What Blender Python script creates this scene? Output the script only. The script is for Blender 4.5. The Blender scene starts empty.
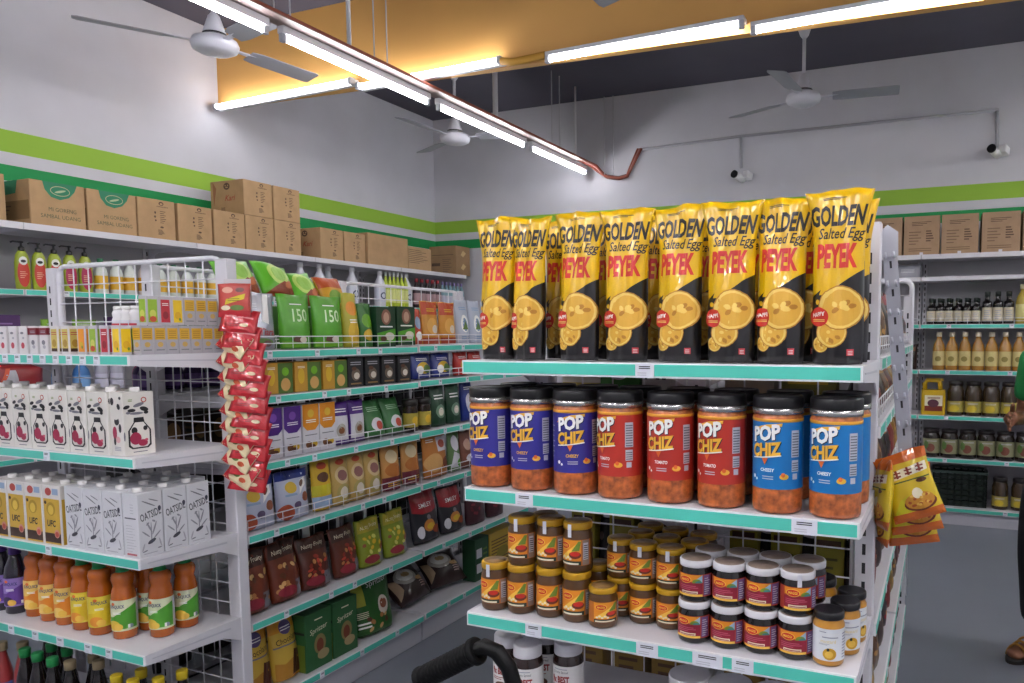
import bpy, math, random
from math import sin, cos, pi, radians, sqrt
from mathutils import Vector, Matrix, geometry
random.seed(7)
SC = bpy.context.scene
COL = SC.collection
CZ = 1.45                     # camera height above the floor

# ------------------------------------------------------------------ camera
YAW, PITCH, ROLL = radians(22.6124), radians(4.3740), radians(0.1193)
FPX, PX, PY = 748.83, 629.89, 390.29
def _cam_axes():
    cy, sy, cp, sp = cos(YAW), sin(YAW), cos(PITCH), sin(PITCH)
    fwd = Vector((-sy*cp, cy*cp, -sp)); right = Vector((cy, sy, 0)); down = fwd.cross(right)
    return cos(ROLL)*right + sin(ROLL)*down, -sin(ROLL)*right + cos(ROLL)*down, fwd
CR, CD, CF = _cam_axes()
cam = bpy.data.cameras.new('camera'); camo = bpy.data.objects.new('camera', cam); COL.objects.link(camo)
cam.sensor_fit = 'HORIZONTAL'; cam.sensor_width = 36; cam.lens = 36*FPX/1024
cam.shift_x = (512-PX)/1024; cam.shift_y = (PY-341.5)/1024; cam.clip_start = .05
m3 = Matrix((CR, -CD, -CF)).transposed()
camo.matrix_world = Matrix.Translation((0, 0, CZ)) @ m3.to_4x4()
SC.camera = camo
def ray(u, v): return CR*((u-PX)/FPX) + CD*((v-PY)/FPX) + CF
def onY(u, v, Y):             # the point of the wall-parallel plane y=Y that the photo shows at (u, v)
    d = ray(u, v); p = d*(Y/d.y); p.z += CZ; return p
def onZ(u, v, Z):
    d = ray(u, v); p = d*((Z-CZ)/d.z); p.z += CZ; return p

# ------------------------------------------------------------------ materials
_M = {}
def lin(h):
    h = h.lstrip('#'); out = []
    for i in (0, 2, 4):
        c = int(h[i:i+2], 16)/255; out.append(c/12.92 if c <= .04045 else ((c+.055)/1.055)**2.4)
    return (*out, 1)
def M(h, rough=.5, metal=0, tex=None, coat=0, emit=0):
    if coat == .2 and tex is None: tex = ('bump', 32, .10)      # crinkled foil bags
    key = (h, rough, metal, tex, coat, emit)
    if key in _M: return _M[key]
    m = bpy.data.materials.new('paint_'+h.strip('#')); m.use_nodes = True
    nt = m.node_tree; b = nt.nodes['Principled BSDF']; c = lin(h)
    b.inputs['Base Color'].default_value = c; b.inputs['Roughness'].default_value = rough
    b.inputs['Metallic'].default_value = metal; b.inputs['Coat Weight'].default_value = coat
    if emit:
        b.inputs['Emission Color'].default_value = c; b.inputs['Emission Strength'].default_value = emit
    if tex:
        kind, scale, amt = tex
        tc = nt.nodes.new('ShaderNodeTexCoord')
        if kind == 'vor':
            n = nt.nodes.new('ShaderNodeTexVoronoi'); out = n.outputs['Distance']
        else:
            n = nt.nodes.new('ShaderNodeTexNoise'); n.inputs['Detail'].default_value = 5; out = n.outputs['Fac']
        n.inputs['Scale'].default_value = scale
        nt.links.new(tc.outputs['Object'], n.inputs['Vector'])
        r = nt.nodes.new('ShaderNodeValToRGB')
        d = tuple(x*(1-amt) for x in c[:3])+(1,); l = tuple(min(1, x*(1+amt*.6)) for x in c[:3])+(1,)
        r.color_ramp.elements[0].color = l if kind == 'vor' else d; r.color_ramp.elements[1].color = d if kind == 'vor' else l
        r.color_ramp.elements[0].position = .3 if kind != 'vor' else .05; r.color_ramp.elements[1].position = .7
        nt.links.new(out, r.inputs['Fac']); nt.links.new(r.outputs['Color'], b.inputs['Base Color'])
        if kind in ('bump', 'vor'):
            bp = nt.nodes.new('ShaderNodeBump'); bp.inputs['Strength'].default_value = .25; bp.inputs['Distance'].default_value = .004
            nt.links.new(out, bp.inputs['Height']); nt.links.new(bp.outputs['Normal'], b.inputs['Normal'])
    _M[key] = m; return m
WALL = M('#cbcbd2', .75, tex=('noise', 3, .05)); LGREEN = M('#93bd3c', .7); DGREEN = M('#12914c', .7)
CEIL = M('#55525e', .9, tex=('noise', 2, .1)); YEL = M('#dba65c', .7, tex=('noise', 2, .04))
FLOOR = M('#777b85', .42, tex=('noise', 1.3, .10))
SHELF = M('#d3d1d6', .4, tex=('noise', 9, .03)); GREYW = M('#bdbcc4', .45); MINT = M('#53c6b1', .35); TAG = M('#dfe0e8', .5)
SLOT = M('#2b2a2e', .8); WIRE = M('#dcdbe0', .35); PANEL = M('#b3b2b6', .5)
WHITE = M('#e9e8ea', .4); BLACK = M('#131215', .35); SILVER = M('#c8c8cc', .22, .9)
CARD = M('#b39168', .8, tex=('noise', 14, .10)); CARDINK = M('#5b4535', .8); CARDLINE = M('#8e7052', .8); TAPE = M('#c6a876', .3)

# ------------------------------------------------------------------ 2-D art (labels, lettering)
def R(x0, y0, x1, y1, m): return ([[(x0, y0), (x1, y0), (x1, y1), (x0, y1)]], m)
def E(cx, cy, rx, ry, m, n=22, rot=0):
    c, s = cos(rot), sin(rot)
    return ([[(cx+rx*cos(2*pi*k/n)*c-ry*sin(2*pi*k/n)*s, cy+rx*cos(2*pi*k/n)*s+ry*sin(2*pi*k/n)*c) for k in range(n)]], m)
def P(pts, m):
    tri = geometry.tessellate_polygon([[Vector((x, y, 0)) for x, y in pts]])
    return ([[pts[i] for i in t] for t in tri], m)
_T = {}
def _text(s, bold, sh):
    key = (s, bold, sh)
    if key not in _T:
        cu = bpy.data.curves.new('t', 'FONT'); cu.body = s; cu.size = 1; cu.offset = bold; cu.shear = sh; cu.resolution_u = 2
        o = bpy.data.objects.new('t', cu); me = o.to_mesh()
        me.calc_loop_triangles()
        V = [v.co for v in me.vertices]; tr = [[(V[i].x, V[i].y) for i in t.vertices] for t in me.loop_triangles]
        o.to_mesh_clear(); bpy.data.objects.remove(o); bpy.data.curves.remove(cu)
        xs = [p[0] for t in tr for p in t]; ys = [p[1] for t in tr for p in t]
        _T[key] = (tr, min(xs), max(xs), min(ys), max(ys))
    return _T[key]
def T(s, cx, cy, w, h, m, bold=0.0, sh=0.0, rot=0, arc=0):
    tr, x0, x1, y0, y1 = _text(s, bold, sh); c, q = cos(rot), sin(rot); out = []
    for t in tr:
        pp = []
        for x, y in t:
            a = ((x-x0)/(x1-x0)-.5)*w; b = ((y-y0)/(y1-y0)-.5)*h + arc*((2*((x-x0)/(x1-x0)-.5))**2)
            pp.append((cx+a*c-b*q, cy+a*q+b*c))
        out.append(pp)
    return (out, m)
def LINES(x0, y0, x1, y1, n, m, fill=.5, rnd=None):   # rows of fine print too small to read
    polys = []; dy = (y1-y0)/n
    for k in range(n):
        e = x1 if rnd is None else x0+(x1-x0)*(.55+.45*((k*7919*rnd) % 13)/13)
        polys.append([(x0, y0+k*dy), (e, y0+k*dy), (e, y0+(k+fill)*dy), (x0, y0+(k+fill)*dy)])
    return (polys, m)
def scale_art(art, sx, sy, cx, cy): return [([[(cx+(x-cx)*sx, cy+(y-cy)*sy) for x, y in q] for q in polys], m) for polys, m in art]
def clip(poly, ax, val, keep_gt):
    out = []
    for i in range(len(poly)):
        a, b = poly[i-1], poly[i]; da, db = a[ax]-val, b[ax]-val
        if not keep_gt: da, db = -da, -db
        if (da >= 0) != (db >= 0):
            t = da/(da-db); out.append((a[0]+(b[0]-a[0])*t, a[1]+(b[1]-a[1])*t))
        if db >= 0: out.append(b)
    return out
def cut(poly, ax, lines):
    res = []; cur = poly; lo = min(p[ax] for p in poly); hi = max(p[ax] for p in poly)
    for L in lines:
        if L <= lo+1e-7 or L >= hi-1e-7: continue
        a = clip(cur, ax, L, False)
        if len(a) > 2: res.append(a)
        cur = clip(cur, ax, L, True)
        if len(cur) < 3: return res
    res.append(cur); return res

# ------------------------------------------------------------------ mesh collector
class MB:
    def __init__(s): s.v = []; s.f = []; s.m = []; s.sm = []; s.mats = []
    def mi(s, m):
        if m not in s.mats: s.mats.append(m)
        return s.mats.index(m)
    def face(s, pts, m, smooth=False):
        n = len(s.v); s.v.extend(Vector(p) for p in pts); s.f.append(tuple(range(n, n+len(pts)))); s.m.append(s.mi(m)); s.sm.append(smooth)
    def box(s, x0, x1, y0, y1, z0, z1, m, c=0.0):
        c = min(c, (x1-x0)*.4, (y1-y0)*.4, (z1-z0)*.4)
        if c <= 0:
            q = [(x, y, z) for x in (x0, x1) for y in (y0, y1) for z in (z0, z1)]
            n = len(s.v); s.v.extend(Vector(p) for p in q); k = s.mi(m)
            for f in ((0, 1, 3, 2), (4, 6, 7, 5), (0, 4, 5, 1), (2, 3, 7, 6), (0, 2, 6, 4), (1, 5, 7, 3)):
                s.f.append(tuple(n+i for i in f)); s.m.append(k); s.sm.append(False)
            return s
        # vertical-edge and horizontal-edge chamfer through a stack of octagon rings
        def ring(d, z):
            a0, a1, b0, b1 = x0+d, x1-d, y0+d, y1-d
            return [(a0+c, b0, z), (a1-c, b0, z), (a1, b0+c, z), (a1, b1-c, z), (a1-c, b1, z), (a0+c, b1, z), (a0, b1-c, z), (a0, b0+c, z)]
        rs = [ring(c*.6, z0), ring(0, z0+c*.6), ring(0, z1-c*.6), ring(c*.6, z1)]
        s.loft(rs, m, True, True, False); return s
    def loft(s, rings, m, cap0=True, cap1=True, smooth=True, closed=True):
        n = len(s.v); k = len(rings[0]); mi = s.mi(m)
        for r in rings: s.v.extend(Vector(p) for p in r)
        for i in range(len(rings)-1):
            for j in range(k if closed else k-1):
                a = n+i*k+j; b = n+i*k+(j+1) % k
                s.f.append((a, b, b+k, a+k)); s.m.append(mi); s.sm.append(smooth)
        if cap0: s.f.append(tuple(n+j for j in reversed(range(k)))); s.m.append(mi); s.sm.append(False)
        if cap1: s.f.append(tuple(n+(len(rings)-1)*k+j for j in range(k))); s.m.append(mi); s.sm.append(False)
        return s
    def lathe(s, prof, m, seg=28, cx=0, cy=0, smooth=True):
        rs = [[(cx+r*cos(2*pi*j/seg), cy+r*sin(2*pi*j/seg), z) for j in range(seg)] for r, z in prof]
        return s.loft(rs, m, True, True, smooth)
    def tube(s, pts, r, m, seg=8, smooth=True):
        pts = [Vector(p) for p in pts]; rs = []; prev = None
        for i, p in enumerate(pts):
            t = (pts[min(i+1, len(pts)-1)]-pts[max(i-1, 0)]).normalized()
            if prev is None:
                a = t.orthogonal().normalized()
            else:
                a = (prev - t*prev.dot(t)).normalized()
            prev = a; b = t.cross(a); rr = r[i] if isinstance(r, (list, tuple)) else r
            rs.append([p+rr*(cos(2*pi*j/seg)*a+sin(2*pi*j/seg)*b) for j in range(seg)])
        return s.loft(rs, m, True, True, smooth)
    def prism(s, pts, ax, d0, d1, m):      # outline extruded along axis 0/1/2
        def mk(p, d): return (d, p[0], p[1]) if ax == 0 else (p[0], d, p[1]) if ax == 1 else (p[0], p[1], d)
        return s.loft([[mk(p, d0) for p in pts], [mk(p, d1) for p in pts]], m, True, True, False)
    def art(s, items, fn, ul=(), vl=(), base=.0006, step=.00035):
        done = []
        for polys, m in items:
            bx = (min(p[0] for q in polys for p in q), max(p[0] for q in polys for p in q), min(p[1] for q in polys for p in q), max(p[1] for q in polys for p in q))
            L = 0
            for b, l in done:
                if b[0] < bx[1] and bx[0] < b[1] and b[2] < bx[3] and bx[2] < b[3]: L = max(L, l+1)
            done.append((bx, L)); off = base+L*step
            for q in polys:
                for a in (cut(q, 0, ul) if ul else [q]):
                    for b in (cut(a, 1, vl) if vl else [a]): s.face([fn(x, y, off) for x, y in b], m)
        return s
    def mesh(s, name):
        me = bpy.data.meshes.new(name); me.from_pydata(s.v, [], s.f)
        for m in s.mats: me.materials.append(m)
        me.polygons.foreach_set('material_index', s.m); me.polygons.foreach_set('use_smooth', s.sm)
        me.update(); return me
def front(x0=0, y=0, z0=0): return lambda x, z, o: (x0+x, y-o, z0+z)            # a face looking to -y
def side(x, y0=0, z0=0): return lambda a, z, o: (x+o, y0+a, z0+z)               # a face looking to +x
def sideL(x, y0=0, z0=0): return lambda a, z, o: (x-o, y0-a, z0+z)
def cyl(r, z0=0, a0=0): return lambda x, z, o: ((r+o)*sin(x/r+a0), -(r+o)*cos(x/r+a0), z0+z)
def grid_lines(a, b, n): return [a+(b-a)*i/n for i in range(n+1)]

# ------------------------------------------------------------------ things
def link(name, data, parent=None, loc=(0, 0, 0), rot=(0, 0, 0)):
    o = bpy.data.objects.new(name, data); COL.objects.link(o)
    if parent: o.parent = parent
    o.location = loc; o.rotation_euler = rot; return o
def tag(o, label, cat, group=None):
    o['label'] = label; o['category'] = cat
    if group: o['group'] = group
    return o
def structure(name, mb, loc=(0, 0, 0)):
    o = link(name, mb.mesh(name), None, loc); o['kind'] = 'structure'; return o
class Proto:                       # a kind of thing: own mesh (or none) and parts [(name, mesh, subparts, label)]
    def __init__(s, name, cat, mesh=None, parts=()): s.name, s.cat, s.mesh, s.parts = name, cat, mesh, parts
    def put(s, loc, label, group=None, rz=0, scale=1, rx=0, ry=0):
        o = link(s.name, s.mesh, None, loc, (rx, ry, rz)); tag(o, label, s.cat, group)
        o.scale = (scale,)*3 if not isinstance(scale, tuple) else scale
        def kids(par, parts):
            for p in parts:
                c = link(p[0], p[1], par)
                if len(p) > 3 and p[3]: c['label'] = p[3]
                if len(p) > 2 and p[2]: kids(c, p[2])
        kids(o, s.parts); return o
ORD = 'first second third fourth fifth sixth seventh eighth ninth tenth eleventh twelfth thirteenth fourteenth'.split()

# ================================================================== ROOM
XW, YW, ZC, XR, YF = -4.932, 6.55, CZ+2.195, 2.6, -3.2
BANDS = [(0, 2.32, WALL), (2.32, 2.411, DGREEN), (2.411, 2.482, WALL), (2.482, 2.607, LGREEN), (2.607, ZC, WALL)]
w = MB(); [w.box(XW-.15, XW, YF-.15, YW+.15, a, b, m) for a, b, m in BANDS]; structure('wall_left', w)
w = MB(); [w.box(XW, XR, YW, YW+.15, a, b, m) for a, b, m in BANDS]; structure('wall_back', w)
w = MB(); [w.box(XR, XR+.15, YF-.15, YW+.15, a, b, m) for a, b, m in BANDS]; structure('wall_right', w)
w = MB(); [w.box(XW, XR, YF-.15, YF, a, b, m) for a, b, m in BANDS]; structure('wall_front', w)
w = MB(); w.box(XW-.15, XR+.15, YF-.15, YW+.15, -.1, 0, FLOOR); structure('floor', w)
w = MB(); w.box(XW-.15, XR+.15, YF-.15, YW+.15, ZC, ZC+.1, CEIL); structure('ceiling', w)
def beamz(x): return CZ+1.655-.0175*(x-XW)
w = MB(); w.prism([(XW, beamz(XW)-.002), (XR, beamz(XR)-.002), (XR, ZC), (XW, ZC)], 1, 4.03, 4.09, YEL); structure('ceiling_beam', w)

# ================================================================== LIGHTS
TUBE_STR = 11.5
TUBEM = M('#fdfbff', .5, emit=TUBE_STR); TUBEW = M('#fdfbfe', .5, emit=7.0); TUBEL = M('#fdfcfe', .5, emit=13.0); FILLTUBE = M('#fefcff', .5, emit=18.0)
BATT = M('#dcdce0', .4); HOLD = M('#b9bcc4', .35)
def light_meshes(L, kind):
    a = MB(); m = TUBEM; t = MB()
    if kind == 'row': a.box(-.022, .022, -L/2, L/2, .02, .0578, BATT, .004)
    elif kind == 'flush': a.box(.03, .0653, -L/2, L/2, -.018, .018, BATT, .004); m = TUBEW
    elif kind == 'ledge': a.box(-.012, .0653, -L/2, L/2, .02, .045, BATT, .004); m = TUBEL
    else: a.box(-.05, .05, -L/2, L/2, .02, .06, BATT, .004); m = FILLTUBE  # twin kind: only the lamps added out of view
    xs = (-.03, .03) if kind == 'twin' else (0,)
    out = [('batten', a.mesh('batten'))]
    for x in xs:
        t = MB(); t.tube([(x, -L/2+.03, 0), (x, L/2-.03, 0)], .0145, m, 12); out.append(('tube', t.mesh('tube'), None, 'glowing white tube'))
        for y0, y1 in ((-L/2, -L/2+.03), (L/2-.03, L/2)):
            e1 = MB(); e1.box(x-.014, x+(.034 if kind == 'flush' else .014), y0, y1, -.02, .022, HOLD, .004); out.append(('lamp_holder', e1.mesh('lamp_holder')))
    if kind == 'twin':
        for y in (-L*.3, L*.3):
            h = MB(); h.tube([(0, y, .058), (0, y, ZC-SZ)], .005, BATT, 8); out.append(('hanger', h.mesh('hanger')))
    return out
_L = {}
def lamp(loc, L, label, rz=0, ry=0, rx=0, group='fluorescent lamps', kind='row'):
    k = (round(L, 3), kind)
    if k not in _L: _L[k] = Proto('fluorescent_lamp', 'lamp', None, light_meshes(L, kind))
    o = _L[k].put(loc, label, group); o.rotation_euler = (rx, ry, rz); return o
SX, SZ = -3.14, CZ+1.5
SEG = [(1.68, 2.86), (2.94, 4.13), (4.22, 5.35), (5.44, 6.47)]
nm = ['first tube lamp of the hanging row, cut by the top picture edge beside the fan', 'second tube lamp of the hanging row, passing below the yellow beam', 'third tube lamp of the hanging row, beyond the yellow beam', 'last tube lamp of the hanging row, reaching the far white wall']
for (a, b), n in zip(SEG, nm): lamp((SX, (a+b)/2, SZ), b-a, n)
for k, (a, b) in enumerate([(-1.9, -.72), (-.68, .5), (.52, 1.66)]): lamp((SX, (a+b)/2, SZ), b-a, f'{ORD[k]} tube lamp of the hanging row, overhead before the picture begins')
BS = [(-4.90, -3.62, 'tube lamp on the yellow beam, ending at the white side wall'), (-3.59, -2.48, 'tube lamp on the yellow beam where the hanging row crosses it'),
      (-2.18, -1.00, 'tube lamp on the yellow beam just past the bare gap'), (-.965, .22, 'tube lamp on the yellow beam cut by the top picture edge above the single fan'), (.25, 1.43, 'tube lamp at the far end of the yellow beam over the person')]
for a, b, n in BS:
    xm = (a+b)/2; lamp((xm, 3.965, beamz(xm)), b-a, n, rz=pi/2, rx=-.0175, kind='flush' if a < -2.3 else 'ledge')
for k, (x, y) in enumerate([(-.9, -1.3), (-.9, -.05), (.9, -1.3), (.9, -.05), (.9, 1.2), (-2.0, -1.3), (-2.0, -.05)]):  # unseen lamps added behind the camera to light the shelf fronts
    lamp((x, y, SZ), 1.18, f'{ORD[k]} unseen twin tube lamp added behind the camera for front light', kind='twin')
for k, y in enumerate((3.3, 5.6)):  # unseen lamps added out of frame to brighten the back wall side
    lamp((2.15, y, SZ), 1.18, f'{ORD[k]} unseen twin tube lamp added past the person to brighten the back wall', kind='twin')
# gap of the beam: bundled yellow cable
w = MB(); w.tube([(-2.48, 3.965, beamz(-2.48)+.01), (-2.4, 3.97, beamz(-2.4)-.004), (-2.18, 3.965, beamz(-2.18)+.008)], .022, M('#cf9a3a', .6), 10)
tag(link('cable_bundle', w.mesh('cable_bundle')), 'yellow wrapped cable bundle bridging the gap between two beam lamps', 'cable')
# cable tray with red conduits above the hanging row
RED = M('#96503f', .5); PINK = M('#b5857c', .45); BRN = M('#6d4a44', .6)
tr = Proto
root = link('cable_tray', None, None, (0, 0, 0)); tag(root, 'long tray of red and pink conduits running above the hanging lamp row', 'cable tray')
def tray_path(dx, dz): return [(SX+.03+dx, -1.9, SZ+.075+dz), (SX+.03+dx, 6.36, SZ+.075+dz), (SX+.06+dx, 6.46, SZ+.06+dz), (SX+.13+dx*.5, 6.50, SZ+.0+dz), (SX+.2, 6.505+dx*.3, SZ-.045+dz), (SX+.32, 6.51+dx*.3, SZ-.065+dz), (-2.74, 6.515+dx*.3, SZ-.05+dz), (-2.71+dx*.3, 6.52, SZ+.02), (-2.63+dx*.6, 6.525, SZ+.19)]
for dx, dz, r, m, n in ((0, 0, .013, RED, 'red conduit'), (.03, .004, .012, PINK, 'pink conduit'), (.055, -.002, .012, RED, None), (.02, .015, .008, BRN, None)):
    q = MB(); q.tube(tray_path(dx, dz), r, m, 8); c = link('conduit', q.mesh('conduit'), root)
    if n: c['label'] = n
q = MB(); q.box(SX-.02, SX+.1, -1.9, 6.2, SZ+.058, SZ+.062, M('#8d7a76', .5)); link('rail', q.mesh('rail'), root)
# hanging rods
ROD = M('#e2e2e6', .35); THIN = M('#bcbcc2', .4)
rods = [(2.86, .004, 'thin'), (2.96, .004, 'thin'), (3.37, .012, 'white'), (3.57, .004, 'thin'), (3.68, .004, 'thin'), (4.85, .020, 'white'), (5.72, .005, 'thin'), (5.86, .005, 'thin'), (6.16, .009, 'white')]
cnt = {'thin': 0, 'white': 0}
for y, r, k in rods:
    q = MB(); q.tube([(SX+.05, y, SZ+.09), (SX+.05, y, ZC)], r, ROD if k == 'white' else THIN, 8)
    tag(link('suspension_rod', q.mesh('suspension_rod')), f'{ORD[cnt[k]]} {k} rod hanging the cable tray from the ceiling, counted from the beam side fan', 'rod', 'suspension rods'); cnt[k] += 1
for x, y in ((-2.96, 6.5), (-2.87, 6.5)):
    q = MB(); q.tube([(x, y, SZ-.03), (x, y, ZC-.01)], .005, THIN, 8)
    tag(link('suspension_rod', q.mesh('suspension_rod')), f'thin rod by the back wall holding the {"curve" if x < -2.9 else "sagging end"} of the cable tray', 'rod', 'suspension rods')

# ceiling fans
FANW = M('#cfcfd8', .35); FANB = M('#9a9ca4', .4)
def fan(x, y, z, tips, label):
    root = link('ceiling_fan', None, None, (x, y, z)); tag(root, label, 'fan', 'white ceiling fans')
    a = MB(); a.lathe([(.02, -.052), (.085, -.048), (.114, -.032), (.124, -.004), (.114, .02), (.07, .040), (.03, .05)], FANW, 32); link('motor', a.mesh('motor'), root)
    a = MB(); a.lathe([(.062, .045), (.06, .06), (.03, .15), (.014, .17)], FANW, 24); link('cover', a.mesh('cover'), root)
    a = MB(); a.lathe([(.061, .044), (.063, .05), (.061, .056)], BLACK, 24); link('ring', a.mesh('ring'), root)
    a = MB(); a.tube([(0, 0, .16), (0, 0, ZC-z)], .0125, FANW, 12); link('down_rod', a.mesh('down_rod'), root)
    a = MB(); a.lathe([(.014, ZC-z-.12), (.03, ZC-z-.1), (.062, ZC-z-.01), (.062, ZC-z-.002)], FANW, 24); link('canopy', a.mesh('canopy'), root)
    for ang in tips:
        c, s = cos(ang), sin(ang); a = MB(); rs = []
        for d, wd in ((.2, .045), (.26, .06), (.5, .062), (.62, .066), (.645, .055)):
            up = []
            for e, zz in ((-wd, .012), (wd, -.012), (wd, -.016), (-wd, .008)): up.append((c*d-s*e, s*d+c*e, zz-.0))
            rs.append(up)
        a.loft(rs, FANB, True, True, False); b = link('blade', a.mesh('blade'), root)
        a = MB(); a.prism([(.1, -.014), (.24, -.02), (.24, .02), (.1, .014)], 2, -.002, .005, FANW); me = a.mesh('blade_arm'); arm = link('blade_arm', me, b); arm.rotation_euler = (0, 0, ang)
fan(-.96, 5.53, CZ+1.665, (radians(6), radians(155), radians(-96)), 'white ceiling fan hanging alone before the back wall cameras')
fan(-3.77, 5.30, CZ+1.615, (radians(9), radians(152), radians(-93)), 'white ceiling fan half behind the hanging lamp row near the room corner')
fan(-3.80, 3.10, CZ+1.615, (radians(-13), radians(84), radians(-122)), 'large white ceiling fan beside the yellow beam and the side wall')

p = onZ(612, 1, CZ+1.615); fan(p.x-.02, p.y-.63, CZ+1.615, (radians(88), radians(208), radians(328)), 'ceiling fan above the cracker pouches, only a blade tip dipping into the picture top')
# cctv
q = MB(); G = M('#a9a9b0', .5)
def wpt(u, v, d=.014):
    p = onY(u, v, YW-d); return p
q.tube([wpt(638, 150), wpt(742, 136), wpt(999, 110)], .012, G, 8); q.tube([wpt(741, 136), wpt(741, 168)], .012, G, 8); q.tube([wpt(997, 111), wpt(997, 147)], .012, G, 8)
tag(link('wall_conduit', q.mesh('wall_conduit')), 'grey surface conduit running along the back wall to both cameras', 'conduit')
for (u, v), n in (((739, 177), 'small white security camera under the conduit above the cracker pouches'), ((995, 152), 'small white security camera at the far end of the conduit')):
    p = onY(u, v, YW-.1); root = link('security_camera', None, None, p); tag(root, n, 'camera', 'security cameras'); root.rotation_euler = (radians(-14), 0, radians(-25))
    a = MB(); a.box(.01, .07, .02, .1, .0, .06, WHITE, .006); link('bracket', a.mesh('bracket'), root)
    a = MB(); a.tube([(0, -.06, 0), (0, .06, 0)], .03, WHITE, 16); b = link('body', a.mesh('body'), root)
    a = MB(); a.tube([(0, -.075, 0), (0, -.058, 0)], .033, BLACK, 16); link('lens_hood', a.mesh('lens_hood'), root)

# ================================================================== SHELVING
def shelf_part(par, name, loc, rz, L, D, lip=.03, strip=MINT, tags=(), drop=.065, fence=0, deckm=SHELF):
    a = MB(); a.box(.003, L-.003, .002, D, -.022, 0, deckm, .003); a.box(.0042, L-.0042, .0002, .012, -lip, .0005, deckm)
    for x in (0, L-.004):
        a.prism([(.0, -lip), (.0, .001), (D, .001), (D, -drop-.015), (D-.03, -drop), (D-.07, -drop+.018), (.04, -lip-.004)], 0, x, x+.004, deckm)
    for x in (-.0015, L+.0005): a.prism([(.02, -.014), (D-.04, -.020), (D-.04, -.026), (.02, -.017)], 0, x, x+.001, GREYW)
    s = link(name, a.mesh(name), par, loc, (0, 0, rz))
    if strip:
        a = MB(); a.box(.002, L-.002, -.005, 0, -lip-.001, .0005, WHITE); a.box(.006, L-.006, -.0062, -.003, -lip+.003, -.003, strip); link('price_strip', a.mesh('price_strip'), s)
    for x, ww in tags:
        a = MB(); a.box(x-ww/2, x+ww/2, -.008, -.0063, -lip-.001, -.001, TAG)
        a.art([LINES(x-ww*.3, -.012, x+ww*.3, -.004, 2, SLOT, .5), LINES(x-ww*.38, -lip+.004, x+ww*.1, -.017, 2, GREYW, .4)], front(0, -.008, 0)); link('price_tag', a.mesh('price_tag'), s)
    if fence:
        a = MB(); y = .012; x0, x1 = .015, L-.015
        a.tube([(x0, y, .002), (x0, y, fence), (x1, y, fence), (x1, y, .002)], .0022, WIRE, 6); a.tube([(x0, y, fence*.5), (x1, y, fence*.5)], .0018, WIRE, 6)
        n = max(3, int(L/.075))
        for k in range(1, n): a.tube([(x0+(x1-x0)*k/n, y, .002), (x0+(x1-x0)*k/n, y, fence)], .0014, WIRE, 6)
        link('wire_fence', a.mesh('wire_fence'), s)
    return s
def upright_part(par, loc, h, w=.045, d=.04, rz=0, z0=0, slots=True):
    a = MB(); a.box(-w/2, w/2, 0, d, z0, h, SHELF, .003)
    sl = [R(x-.004, z, x+.004, z+.026, SLOT) for x in ((-.009, .009) if w > .06 else (0,)) for z in [z0+.03+.045*k for k in range(int((h-z0-.06)/.045))]]
    if slots: a.art(sl, front(0, 0, 0), base=.0005)
    return link('upright', a.mesh('upright'), par, loc, (0, 0, rz))
def mesh_part(par, loc, rz, W, z0, z1, rail=.009, name='mesh_panel', dx=.085, dz=.07):
    a = MB(); c = .035
    pts = [(0, z0), (0, z1-c)]+[(c-c*cos(t*pi/8), z1-c+c*sin(t*pi/8)) for t in range(1, 5)]+[(W-c+c*sin(t*pi/8), z1-c+c*cos(t*pi/8)) for t in range(0, 5)]+[(W, z0)]
    a.tube([(x, 0, z) for x, z in pts], rail, WIRE, 8)
    n = round(W/dx)
    for k in range(1, n): a.tube([(W*k/n, 0, z0), (W*k/n, 0, z1-.004)], .0023, WIRE, 6)
    z = z1-dz
    while z > z0: a.tube([(0, -.003, z), (W, -.003, z)], .0023, WIRE, 6); z -= dz
    return link(name, a.mesh(name), par, loc, (0, 0, rz))
def endcap(x0, x1, yf, yb, zs, tags, label, slots=True):
    root = link('end_shelf_unit', None, None, (x0, yf, 0)); tag(root, label, 'shelf unit')
    W = x1-x0
    upright_part(root, (.0225, yb-yf, 0), 1.70); upright_part(root, (W-.0225-(0 if slots else .004), yb-yf, 0), 1.70, .045 if slots else .056, slots=slots)
    mesh_part(root, (.048, yb-yf+.02, 0), 0, W-.096, .17, 1.705)
    for k, z in enumerate(zs):
        shelf_part(root, 'shelf', (0, 0, z), 0, W, yb-yf-.001, tags=tags.get(k, ()))
    a = MB(); a.box(.005, W-.005, .02, .035, 0, zs[-1]-.03, GREYW); link('kick_plate', a.mesh('kick_plate'), root)
    return root
CX0, CX1, CYF, CYB = -1.034, -.134, 1.466, 1.80
S1, S2, S3, S4, SB = 1.387, 1.087, .785, .55, .14
def ctag(*us): return [((u-464)/(861-464)*.9*(1.0), .05) for u in us]
endcap(CX0, CX1, CYF, CYB, (S1, S2, S3, S4, SB), {0: [(.46, .042)], 1: [(.165, .045), (.795, .05)], 2: [(.185, .042), (.465, .05), (.60, .065), (.675, .045)]},
       'mint-edged end shelf unit carrying cracker pouches, snack jars and sauce jars')
LX0, LX1 = -3.16, -2.2
L1, L2, L3, L4, LB = 1.387, 1.081, .774, .477, .13
endcap(LX0, LX1, CYF, CYB, (L1, L2, L3, L4, LB), {0: [(.30+.065*k, .028) for k in range(9)]+[(.23, .03), (.12, .03)], 1: [(.55, .03)], 2: [(.53, .03)], 3: [(.10, .03), (.30, .03), (.43, .032), (.56, .035), (.70, .035), (.80, .03)]},
       'mint-edged end shelf unit carrying milk cartons and orange juice bottles', False)

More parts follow.
